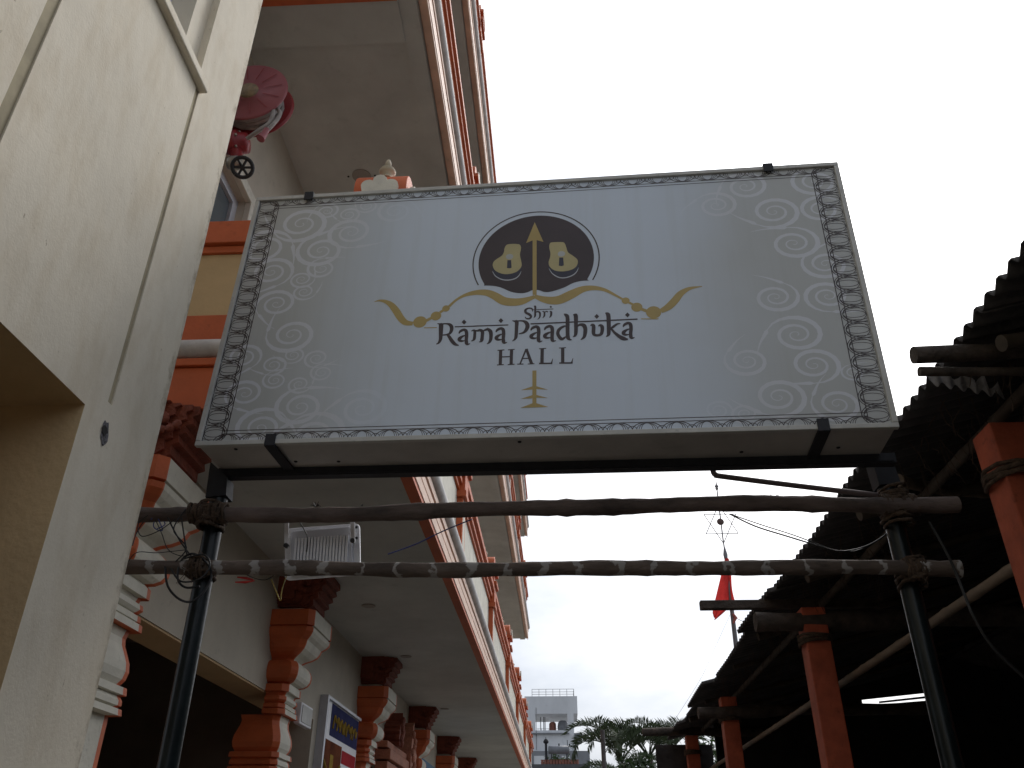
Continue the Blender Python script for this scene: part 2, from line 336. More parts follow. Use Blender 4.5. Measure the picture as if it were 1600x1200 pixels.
def cornice(z0, y1, full=True):
    sl_ = MB(); sl_.box(-2.6, -1.042, Y0+0.14, y1-0.1, z0, z0+0.25)
    if z0 > 5:
        sl_.box(-2.58, -1.2, Y0+0.14, 4.72, z0-0.05, z0); sl_.box(-1.2, -1.05, Y0+0.14, y1-0.1, z0-0.03, z0)
    sl_.build('balcony_soffit', M_soffit, hall)
    lp = MB(); lp.box(-1.04 if z0 < 5 else -0.972, -0.957, Y0+0.13, y1, z0-0.014, z0+0.02); lp.box(-2.6, -0.957, Y0, Y0+0.13, z0-0.014, z0+0.05)
    lp.build('drip_band', M_orange if z0 < 5 else M_peach, hall)
    if z0 > 5: B(-2.58, -1.2, Y0+0.131, Y0+0.19, z0-0.064, z0-0.0505).build('end_lip', M_orange, hall)
    fa = MB(); fa.box(-1.04, -0.968, Y0+0.012, y1, z0+0.021, z0+0.30)
    for a, b, x in ((0.022, 0.115, -0.95), (0.132, 0.205, -0.953), (0.221, 0.292, -0.944)): fa.box(-0.969, x, Y0+0.004, y1, z0+a, z0+b)
    fa.build('fascia', M_peach, hall, bevel=0.004)
    t = MB(); t.tube([(-0.962, Y0-0.01, z0+0.362)]+[(-0.962, y, z0+0.362) for y in range(5, int(y1))]+[(-0.962, y1, z0+0.362)], 0.066, 14)
    t.build('tube_moulding', M_tube, hall)
    t = MB(); t.tube([(-2.6, Y0+0.02, z0+0.40), (-0.97, Y0+0.02, z0+0.40)], 0.064, 14); t.build('tube_moulding', M_tube, hall)
    # near end face of the balcony
    e = MB(); e.box(-2.6, -1.0, Y0+0.01, Y0+0.16, z0+0.051, z0+0.27); e.box(-2.6, -1.0, Y0-0.012, Y0+0.15, z0+0.275, z0+0.325)
    e.box(-2.6, -1.02, Y0+0.012, Y0+0.15, z0+0.33, z0+0.65); e.box(-2.6, -1.2, Y0-0.03, Y0+0.17, z0+1.19, z0+1.37); e.box(-2.6, -1.2, Y0, Y0+0.16, z0+1.13, z0+1.185)
    e.build('end_band', M_orange, hall, bevel=0.005)
    B(-2.6, -1.03, Y0+0.022, Y0+0.15, z0+0.651, z0+1.129).build('end_panel', M_olive, hall)
    core = B(-1.14, -1.045, Y0+0.16, y1, z0+0.25, z0+0.42).build('parapet_base', M_creamtrim, hall)
    ps = [p for p in POSTS if p < y1]+[y1]
    for a, b in zip(ps[:-1], ps[1:]):
        B(-1.14, -1.02, a+0.14, b-0.14, z0+0.421, z0+1.13).build('parapet_panel', M_creamtrim, hall)
        c = MB(); c.prism([(-1.15,z0+1.131),(-0.995,z0+1.131),(-0.995,z0+1.18),(-0.965,z0+1.19),(-0.965,z0+1.235),(-0.985,z0+1.245),(-0.985,z0+1.26),(-0.935,z0+1.285),(-0.935,z0+1.36),(-1.2,z0+1.36),(-1.2,z0+1.26),(-1.15,z0+1.25)], 'y', a+0.135, b-0.135)
        c.build('coping', M_orange, hall)
    return ps[:-1]

def make_post(y, z0):
    p = MB()
    p.box(-1.17, -0.972, y-0.13, y+0.13, z0+0.43, z0+1.13)
    p.box(-0.973, -0.955, y-0.13, y-0.085, z0+0.43, z0+1.05); p.box(-0.973, -0.955, y+0.085, y+0.13, z0+0.43, z0+1.05)
    p.box(-1.21, -0.92, y-0.17, y+0.17, z0+1.05, z0+1.12); p.box(-1.20, -0.935, y-0.15, y+0.15, z0+1.121, z0+1.37)
    p.box(-1.225, -0.90, y-0.19, y+0.19, z0+1.371, z0+1.43)
    p.lathe([(0.05,0),(0.065,0.02),(0.05,0.05),(0.03,0.07)], (-0.965, y, z0+0.36), 8)
    # shrine shaped cap: waist, barrel roof, crest
    p.box(-1.19, -0.945, y-0.13, y+0.13, z0+1.431, z0+1.56)
    p.box(-1.24, -0.90, y-0.18, y+0.18, z0+1.561, z0+1.62)
    pr = [(y+0.17*math.cos(a)*(1.0 if a < 9 else 1), z0+1.621+0.23*math.sin(a)**0.8) for a in [math.pi*k/10 for k in range(11)]]
    p.prism(pr, 'x', -1.30, -0.945, True)
    o = p.build('parapet_post', M_orange, hall, bevel=0.006)
    lob = []
    for cx, cz, rr, a0, a1 in ((-0.075, 0.05, 0.05, 200, 60), (0, 0.095, 0.048, 190, -10), (0.075, 0.05, 0.05, 120, -20)):
        for q in range(7): a = R_(a0+(a1-a0)*q/6); lob.append((cx+rr*math.cos(a), cz+rr*math.sin(a)))
    lob = [(-0.115, 0.0)]+lob+[(0.115, 0.0)]
    for yy in (y-0.178, y+0.178): MB().prism([(-1.12+a, z0+1.60+b) for a, b in lob], 'y', yy-0.02, yy+0.02).build('crest_ornament', M_creamtrim, o)
    MB().prism([(y+a, z0+1.62+b) for a, b in lob], 'x', -0.929, -0.90).build('crest_ornament', M_creamtrim, o)
    MB().box(-0.956, -0.954, y-0.08, y+0.08, z0+0.46, z0+1.04).build('pilaster_inset', M_creamtrim, o)
    f = MB(); f.lathe([(0.036,0),(0.038,0.01),(0.026,0.024),(0.05,0.045),(0.06,0.062),(0.05,0.075),(0.052,0.08),(0.034,0.092),(0.018,0.10),(0.017,0.112),(0.024,0.122),(0.021,0.15),(0.012,0.172),(0.003,0.18)], (-1.11, y-0.06, z0+1.835), 12)
    f.build('finial', mat('finial_cream', (0.50, 0.43, 0.30), 0.6, 0.15, 8), o)
    return o
P0 = None
for z0, y1 in ((Z1, 31.0), (Z2, 26.6), (Z3, 26.6)):
    for y in cornice(z0, y1):
        if P0 is None: P0 = make_post(y, z0); PB = (y, z0)
        else: dup(P0, (0, y-PB[0], z0-PB[1]))
# the corner shrine stands a little proud of the end parapet
# ceiling outlets
for px, py, zz in ((-1.93, 6.35, Z2), (-1.9, 8.3, Z1), (-1.9, 10.6, Z1), (-1.9, 14.5, Z1)):
    r = 0.10 if zz == Z2 else 0.07
    oc = MB().lathe([(r,-0.004),(r,0),(0.001,0)], (px, py, zz-0.0045), 20).build('ceiling_outlet', mat('outlet_plaster', (0.35, 0.32, 0.28), 0.9), hall)
    if zz == Z2:
        d_ = MB()
        for k in (-1, 1): d_.lathe([(0.012,-0.003),(0.012,0)], (px+k*0.14, py, zz-0.004), 8)
        d_.build('screw_hole', M_dark, oc)

# columns: moulded rings of chamfered rectangles, orange flanks and cream fronts
CP = [(3.435,-2.085,.33),(3.305,-2.082,.332),(3.30,-2.105,.31),(3.292,-2.105,.31),(3.288,-2.084,.33),(3.255,-2.088,.326),(3.225,-2.108,.308),(3.197,-2.14,.28),(3.165,-2.15,.27),(3.135,-2.165,.255),(3.105,-2.20,.225),(3.08,-2.245,.185),(3.06,-2.27,.165),(3.045,-2.275,.16),
      (3.035,-2.235,.205),(3.01,-2.21,.232),(2.98,-2.198,.245),(2.95,-2.196,.248),(2.92,-2.20,.243),(2.89,-2.215,.228),(2.868,-2.24,.20),(2.858,-2.275,.17),(2.845,-2.268,.21),(2.79,-2.266,.212),(2.786,-2.295,.18),(2.76,-2.305,.175),(2.752,-2.285,.195),(2.725,-2.281,.20),(2.708,-2.295,.185),(2.703,-2.305,.178),(2.69,-2.285,.20),(2.662,-2.283,.202),(2.656,-2.295,.188),(2.65,-2.275,.215),(2.612,-2.272,.218)]
CS = [(2.608,-2.315,.172),(2.565,-2.325,.165),(2.53,-2.32,.168),(2.49,-2.305,.182),(2.445,-2.29,.198),(2.40,-2.285,.203),(2.36,-2.292,.196),(2.328,-2.31,.178),(2.322,-2.28,.21),(2.285,-2.276,.213),(2.28,-2.298,.19),(2.255,-2.285,.20),(2.232,-2.285,.20),(2.222,-2.305,.18),(2.217,-2.282,.208),(2.185,-2.278,.212),(2.18,-2.325,.17),(0.62,-2.33,.17),(0.60,-2.29,.21),(0.45,-2.27,.23),(0.44,-2.25,.25),(0.02,-2.25,.25)]
def make_column(y):
    b = MB(); f = MB()
    for prof, back in ((CP, lambda x: WF-0.002), (CS, lambda x: -4.95-x)):
        rings = []
        for z, x, h in prof:
            c = 0.045; xb = back(x)
            rings.append([(xb, y-h, z), (x-c, y-h, z), (x, y-h+c, z), (x+0.001, y-h+c+0.012, z), (x+0.001, y+h-0.055, z), (x, y+h-0.012, z), (x-0.012, y+h, z), (xb, y+h, z)])
        n = len(rings); vs = [p for g_ in rings for p in g_]; fs = []; ff = []
        for i in range(n-1):
            for k in range(8):
                q = (i*8+k, i*8+(k+1) % 8, (i+1)*8+(k+1) % 8, (i+1)*8+k)
                (ff if k == 3 else fs).append(q)
        fs += [tuple(range(8)), tuple(range((n-1)*8, n*8))[::-1]]
        b.add(vs, fs); f.add(vs, ff)
    o = b.build('column', M_orange, hall)
    f.build('cream_front', M_creamtrim, o)
    MB().box(WF-0.001, -2.20, y-0.15, y+0.15, 3.436, 3.49).build('neck_block', M_creamtrim, o)
    k = MB(); q = random.Random(9)
    outl = [(WF,3.796),(-2.02,3.796),(-2.015,3.745),(-2.05,3.73),(-2.04,3.685),(-2.08,3.67),(-2.07,3.63),(-2.11,3.615),(-2.10,3.57),(-2.14,3.555),(-2.135,3.50),(-2.17,3.475),(-2.25,3.491),(WF,3.491)]
    k.prism(outl, 'y', y-0.20, y+0.20)
    for e in range(3):
        sh = 0.035+0.06*e
        k.prism([(max(WF, x-sh), z if z > 3.79 else z+0.02*(e+1)) for x, z in outl], 'y', y-0.20-0.022*(e+1), y+0.20+0.022*(e+1))
    for e in range(14):
        a = e*0.45; rr = 0.012+0.006*e*0.8
        k.lathe([(0.001,-0.012),(0.024,-0.010),(0.03,0),(0.024,0.01),(0.001,0.012)], (-2.20+rr*1.5*math.cos(a), y-0.265, 3.68+rr*math.sin(a)), 7, 'y')
    k.build('carved_bracket', M_redor, o)
    return o
C0 = make_column(4.31)
for yy in (7.39, 10.86, 14.51, 18.0, 21.6, 25.2): dup(C0, (0, yy-4.31, 0))

# doorway with carved surround
dw = MB()
for k, (a, b, x) in enumerate(((2.50, 2.62, -2.32), (2.64, 2.74, -2.28), (2.76, 2.88, -2.24), (2.90, 2.98, -2.28))): dw.box(WF, x, 11.9-0.04*k, 13.75+0.04*k, a, b)
dw.box(WF, -2.30, 11.9, 12.15, 0, 2.50); dw.box(WF, -2.30, 13.5, 13.75, 0, 2.50)
ds = dw.build('doorway_surround', mat('carved_door_orange', (0.42, 0.15, 0.08), 0.7, 0.2, 6, 0.4, 40), hall, bevel=0.008)
def carved(y, sgn, z, h, wd):
    k = MB(); o_ = []
    for i in range(26):
        t = i/25; rr = wd*(math.sin(math.pi*min(1, t*1.15+0.12))**0.7)*(1+0.14*math.sin(t*34))
        o_.append((y+sgn*rr, z+h*t))
    o_ = [(y-sgn*wd*0.45, z)]+o_+[(y-sgn*wd*0.25, z+h*0.9), (y-sgn*wd*0.5, z+h*0.5)]
    k.prism(o_, 'x', WF, -2.22)
    for i in range(7):
        k.lathe([(0.001,-0.03),(0.05,-0.02),(0.062,0.0),(0.03,0.025),(0.001,0.03)], (-2.21, y+sgn*wd*0.3*math.sin(i*1.7), z+h*(0.1+0.11*i)), 9, 'x')
    return k
carved(12.45, -1, 2.98, 0.44, 0.17).build('carved_crest', M_redor, ds)
carved(13.5, 1, 2.70, 0.74, 0.36).build('carved_crest', mat('carved_orange_light', (0.45, 0.17, 0.10), 0.7, 0.25, 12, 0.7, 40), ds)
B(-2.9, -2.78, 11.2, 13.95, 0, 2.79).build('door_leaf', M_dark, hall)
# small electrical box and blue banner
eb = thing('meter_box', 'small white box fixed to the cream wall beside an orange column', 'box', (WF, 8.25, 2.7))
B(WF+0.001, WF+0.06, 8.07, 8.47, 2.66, 2.85).build('case', M_white, eb, bevel=0.008)
B(WF+0.061, WF+0.067, 8.10, 8.44, 2.68, 2.83).build('cover', M_trim, eb, bevel=0.003)
bl = MB(); bl.box(WF+0.03, WF+0.09, 15.0, 17.5, 2.1, 3.15); tag(bl.build('banner', M_blue), 'dark blue banner hanging on the hall wall between far columns', 'banner')

# notice board
pb = thing('poster_board', 'framed poster with blue heading and golden picture on hall wall', 'poster', (WF, 9.7, 1.6))
PX = -2.395
B(WF+0.001, PX, 9.50, 11.14, 1.6, 3.12).build('backing', M_white, pb)
fr = MB(); fr.box(WF+0.001, PX+0.03, 9.44, 9.50, 1.6, 3.15); fr.box(WF+0.001, PX+0.03, 9.50, 11.14, 3.121, 3.15); fr.build('frame', M_alu, pb)
def flat(y0, y1, z0, z1, lift, name, c, parent=pb):
    k = MB(); k.add([(PX+lift,y0,z0),(PX+lift,y1,z0),(PX+lift,y1,z1),(PX+lift,y0,z1)], [(0,1,2,3)])
    return k.build(name, c, parent)
M_pblue = mat('print_blue', (0.045, 0.05, 0.145), 0.9, 0.25, 4, spec=0.1); M_pbrown = mat('print_brown', (0.20, 0.055, 0.02), 0.9, 0.5, 3, spec=0.1)
M_pgold = mat('print_gold', (0.42, 0.27, 0.05), 0.9, 0.3, 8, spec=0.1); M_pred = mat('print_red', (0.45, 0.03, 0.04), 0.9, spec=0.1); M_pwh = mat('print_white', (0.55, 0.57, 0.62), 0.5)
M_ptext = mat('print_text', (0.10, 0.09, 0.12), 0.6)
flat(9.75, 11.13, 2.78, 3.11, 0.002, 'printed_heading', M_pblue); flat(9.52, 10.38, 1.62, 2.73, 0.002, 'printed_picture', M_pbrown)
flat(10.40, 11.12, 2.56, 2.70, 0.002, 'printed_strip', M_pred)
k = MB()
for i in range(7): k.tube(smooth_path([(PX+0.006, 9.85+i*0.17+0.06*math.sin(i*3), 2.86), (PX+0.006, 9.90+i*0.17, 3.0), (PX+0.006, 9.98+i*0.17, 2.9+0.04*math.cos(i*5)), (PX+0.006, 10.02+i*0.17, 2.98)]), 0.012, 5)
k.build('printed_lettering', M_pgold, pb)
k = MB()
for i in range(3): k.tube([(PX+0.006, 9.58, 2.52-0.11*i), (PX+0.006, 9.95, 2.30-0.11*i), (PX+0.006, 10.33, 2.52-0.11*i)], 0.016, 5)
k.box(PX+0.003, PX+0.005, 9.88, 10.02, 2.42, 2.6)
k.build('printed_gold_lines', M_pgold, pb)
k = MB()
for r in range(9):
    for c in range(2):
        y = 10.46+c*0.33; z = 2.49-r*0.085
        if (r+c) % 3 == 0: continue
        k.add([(PX+0.003,y,z),(PX+0.003,y+0.18+0.08*rnd.random(),z),(PX+0.003,y+0.2,z+0.028),(PX+0.003,y,z+0.028)], [(0,1,2,3)])
tag(k.build('printed_text_lines', M_ptext, pb), kind='stuff')

for o in [c for c in bpy.data.objects if c.parent == pb]:
    for v in o.data.vertices: v.co.y *= 0.942; v.co.z = 1.5+(v.co.z-1.5)*0.942
# ============================================================ FIRE HOSE REEL AND VALVE
hr = thing('fire_hose_reel', 'faded red fire hose reel with grey hose on balcony wall', 'hose reel', (-2.6, 4.6, 6.83))
HC = (-2.35, 4.46, 6.84)
dk = MB().lathe([(0.001,-0.012),(0.10,-0.012),(0.10,-0.004),(0.295,-0.010),(0.31,-0.002),(0.31,0.008),(0.295,0.012),(0.001,0.012)], HC, 48, 'y').build('reel_disc', M_pink, hr)
rb = MB()
for q in range(12):
    a = 2*math.pi*q/12+0.2; c_, s_ = math.cos(a), math.sin(a)
    p = lambda r, t: (HC[0]+r*c_-t*s_, HC[1]-0.015, HC[2]+r*s_+t*c_)
    rb.add([p(.13,-.004), p(.27,-.004), p(.27,.004), p(.13,.004)], [(0,1,2,3)])
rb.build('disc_rib', M_hred, dk)
MB().lathe([(0.001,-0.03),(0.07,-0.028),(0.082,-0.015),(0.082,-0.01)], HC, 24, 'y').build('hub_cap', mat('hub_tan', (0.28, 0.20, 0.11), 0.5, 0.3, 20), dk)
MB().lathe([(0.295,-0.010),(0.31,-0.002),(0.31,0.008),(0.001,0.012)], (HC[0], HC[1]+0.18, HC[2]), 40, 'y').build('reel_disc', M_hred, hr)
MB().lathe([(0.09,0),(0.09,0.18)], (HC[0], HC[1]+0.01, HC[2]), 20, 'y').build('drum', M_hred, hr)
hs = MB(); pts = []
for i in range(220):
    a = i*2*math.pi/20; lay = 0.21+0.018*math.sin(i*0.21); pts.append((HC[0]+lay*math.cos(a), HC[1]+0.03+0.13*abs(((i/80) % 2)-1), HC[2]-0.02+lay*math.sin(a)))
hs.tube(pts, 0.017, 7); hs.build('hose_coil', M_hose, hr)
hl = MB(); hl.tube(smooth_path([(-2.16,4.5,6.70),(-2.12,4.47,6.60),(-2.13,4.46,6.48),(-2.20,4.46,6.40),(-2.30,4.5,6.36)], 6), 0.017, 7)
hl.tube(smooth_path([(-2.14,4.5,6.72),(-2.08,4.5,6.62),(-2.10,4.46,6.46),(-2.15,4.45,6.36)], 6), 0.016, 7); hl.build('hose_loop', M_hose, hr)
nzl = MB().tube([(-2.135,4.45,6.40),(-2.15,4.45,6.34),(-2.165,4.44,6.29)], [0.022,0.026,0.034], 12); nzl.build('nozzle', M_pink, hr)
B(-2.6, -2.25, 4.62, 4.66, 6.80, 6.86).build('wall_arm', M_hred, hr)
hv = thing('hydrant_valve', 'dark red landing valve with black handwheel below the hose reel', 'valve', (-2.55, 4.6, 6.3))
v1 = MB().lathe([(0.001,-0.10),(0.06,-0.10),(0.085,-0.09),(0.09,-0.03),(0.105,-0.03),(0.105,0.03),(0.09,0.03),(0.08,0.10),(0.001,0.12)], (-2.44, 4.6, 6.42), 20, 'x').build('valve_body', M_hred, hv)
k = MB()
for q in range(6):
    a = q*math.pi/3; k.lathe([(0.001,0),(0.014,0),(0.014,0.015),(0.001,0.018)], (-2.41, 4.6+0.09*math.cos(a), 6.42+0.09*math.sin(a)), 6, 'x')
k.build('bolt', M_brass, v1)
MB().tube([(-2.42,4.6,6.36),(-2.40,4.6,6.26),(-2.38,4.58,6.20)], [0.05,0.045,0.04], 14).build('valve_neck', M_hred, hv)
MB().lathe([(0.001,-0.05),(0.05,-0.05),(0.055,-0.03),(0.055,0.03),(0.045,0.05),(0.001,0.05)], (-2.385, 4.56, 6.17), 16, 'x').build('outlet', M_brass, hv)
HWc = Vector((-2.315, 4.56, 6.12)); ax = Vector((0.35, -0.75, -0.56)).normalized(); e1 = ax.orthogonal().normalized(); e2 = ax.cross(e1)
hp = lambda a, r_: HWc+e1*r_*math.cos(a)+e2*r_*math.sin(a)
hw = MB(); hw.tube([hp(2*math.pi*q/24, 0.075) for q in range(25)], 0.015, 8)
for q in range(3): hw.tube([hp(q*math.pi/3+0.3, 0.072), hp(q*math.pi/3+0.3+math.pi, 0.072)], 0.010, 6)
hw.tube([HWc, HWc-ax*0.10], 0.014, 8); hw.build('handwheel', M_cblack, hv)

# ============================================================ SIGN BOARD
U = Vector((0.9977,-0.0627,-0.0259)).normalized(); V = Vector((0.0268,0.0125,0.9996)); V = (V-U*V.dot(U)).normalized(); Nn = V.cross(U)
SM = Matrix((U, Nn, V)).transposed().to_4x4(); SM.translation = Vector((-0.0816,3.1956,3.8316))
sign = thing('hall_signboard', 'large rectangular box sign with gold bow emblem between two posts', 'sign', m=SM)
HW, HH = 1.5, 0.741
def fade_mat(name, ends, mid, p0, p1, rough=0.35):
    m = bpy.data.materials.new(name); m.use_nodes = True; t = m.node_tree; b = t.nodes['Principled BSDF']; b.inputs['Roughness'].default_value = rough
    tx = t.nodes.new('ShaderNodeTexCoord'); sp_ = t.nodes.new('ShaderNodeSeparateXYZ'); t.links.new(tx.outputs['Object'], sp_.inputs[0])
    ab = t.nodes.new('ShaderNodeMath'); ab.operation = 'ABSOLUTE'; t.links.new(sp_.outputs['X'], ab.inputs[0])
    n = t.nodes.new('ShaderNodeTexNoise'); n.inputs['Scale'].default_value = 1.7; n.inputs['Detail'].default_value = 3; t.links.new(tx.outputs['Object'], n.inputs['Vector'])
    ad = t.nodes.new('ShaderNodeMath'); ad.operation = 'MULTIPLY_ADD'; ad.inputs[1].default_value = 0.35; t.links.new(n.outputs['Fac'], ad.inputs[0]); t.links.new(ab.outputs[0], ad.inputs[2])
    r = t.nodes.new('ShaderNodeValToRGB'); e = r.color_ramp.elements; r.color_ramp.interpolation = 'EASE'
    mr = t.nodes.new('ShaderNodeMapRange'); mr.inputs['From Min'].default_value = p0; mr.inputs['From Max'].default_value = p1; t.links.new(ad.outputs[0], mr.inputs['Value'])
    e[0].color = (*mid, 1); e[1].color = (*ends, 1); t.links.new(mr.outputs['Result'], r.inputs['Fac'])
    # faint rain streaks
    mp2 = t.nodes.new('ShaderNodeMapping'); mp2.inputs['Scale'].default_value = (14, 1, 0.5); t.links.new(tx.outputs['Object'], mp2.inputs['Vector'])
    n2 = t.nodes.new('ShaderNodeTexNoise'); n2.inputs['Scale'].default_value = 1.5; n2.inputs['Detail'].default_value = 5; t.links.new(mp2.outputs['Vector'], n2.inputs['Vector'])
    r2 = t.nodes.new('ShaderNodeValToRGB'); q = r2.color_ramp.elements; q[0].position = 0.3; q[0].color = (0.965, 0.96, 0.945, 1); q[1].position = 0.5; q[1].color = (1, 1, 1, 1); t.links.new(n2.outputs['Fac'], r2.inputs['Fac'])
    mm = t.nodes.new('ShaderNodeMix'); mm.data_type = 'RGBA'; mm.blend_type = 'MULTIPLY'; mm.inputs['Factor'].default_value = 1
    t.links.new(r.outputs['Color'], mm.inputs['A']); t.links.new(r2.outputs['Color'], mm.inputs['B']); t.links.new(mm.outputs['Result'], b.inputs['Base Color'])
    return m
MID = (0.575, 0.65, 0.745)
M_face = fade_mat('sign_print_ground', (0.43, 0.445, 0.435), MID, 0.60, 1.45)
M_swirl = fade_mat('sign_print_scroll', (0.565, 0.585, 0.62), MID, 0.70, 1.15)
M_ink = mat('ink_brown', (0.045, 0.030, 0.034), 0.45, 0.15, 6); M_line = mat('ink_line', (0.055, 0.042, 0.042), 0.45, 0.2, 9)
M_gold = mat('ink_gold', (0.44, 0.33, 0.115), 0.45, 0.10, 4); M_goldp = mat('ink_pale_gold', (0.46, 0.40, 0.20), 0.45, 0.08, 4)
M_navy = mat('ink_navy', (0.028, 0.03, 0.055), 0.45); M_paper = mat('ink_white', (0.50, 0.53, 0.58), 0.45, 0.05, 4)
bx = MB(); bx.box(-HW+0.012, HW-0.012, 0.012, 0.25, -HH+0.006, HH-0.006); bx.build('box', M_box, sign, True)
pf = MB(); nx = 40
pf.add([(-HW+0.02+ (2*HW-0.04)*i/nx, 0.007, z) for z in (-HH+0.02, HH-0.02) for i in range(nx+1)], [(i, i+1, nx+2+i, nx+1+i) for i in range(nx)])
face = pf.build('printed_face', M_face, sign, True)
T = 0.023
tr = MB(); tr.box(-HW, HW, -0.006, 0.02, -HH, -HH+T); tr.build('edge_trim', M_trim, sign, True, 0.003)
tr = MB(); tr.box(-HW, HW, -0.006, 0.02, HH-T, HH); tr.build('edge_trim', M_trim, sign, True, 0.003)
tr = MB(); tr.box(-HW, -HW+T, -0.0062, 0.02, -HH+T+0.001, HH-T-0.001); tr.build('edge_trim', M_trim, sign, True, 0.003)
tr = MB(); tr.box(HW-T, HW, -0.0062, 0.02, -HH+T+0.001, HH-T-0.001); tr.build('edge_trim', M_trim, sign, True, 0.003)
sc = MB()
for x, y in ((-1.33,.05),(-0.9,.20),(-0.05,.05),(0.9,.2),(1.3,.18),(-1.1,.19)): sc.lathe([(0.001,-0.004),(0.008,-0.003),(0.009,0)], (x, y, -HH+0.006), 8)
sc.build('rivet', M_blackst, sign, True)
LAY = [0.0]
def ribbon(mb, pts, y, sub=5):
    y = 0.007-(0.007-y)*0.25
    P = [Vector((p[0], p[1], p[2])) for p in pts]
    q = smooth_path(P, sub) if len(P) > 2 else P
    n = len(q); vs = []
    for i in range(n):
        a = q[max(0, i-1)]; b = q[min(n-1, i+1)]; tx, tz = b[0]-a[0], b[1]-a[1]; l = math.hypot(tx, tz) or 1e-9
        h = max(0.0004, q[i][2])/2; nx_, nz_ = -tz/l*h, tx/l*h
        vs += [(q[i][0]+nx_, y, q[i][1]+nz_), (q[i][0]-nx_, y, q[i][1]-nz_)]
    mb.add(vs, [(2*i, 2*i+1, 2*i+3, 2*i+2) for i in range(n-1)])
def polyfill(mb, pts, y):
    y = 0.007-(0.007-y)*0.25
    mb.add([(p[0], y, p[1]) for p in pts], [tuple(range(len(pts)))])
def closed_smooth(pts, sub=4):
    P = [Vector((a, b, 0)) for a, b in pts]; n = len(P); o = []
    for i in range(n):
        p0, p1, p2, p3 = P[i-1], P[i], P[(i+1) % n], P[(i+2) % n]
        for k in range(sub):
            t = k/sub; o.append(0.5*((2*p1)+(p2-p0)*t+(2*p0-5*p1+4*p2-p3)*t*t+(3*p1-p0-3*p2+p3)*t*t*t))
    return [(a[0], a[1]) for a in o]
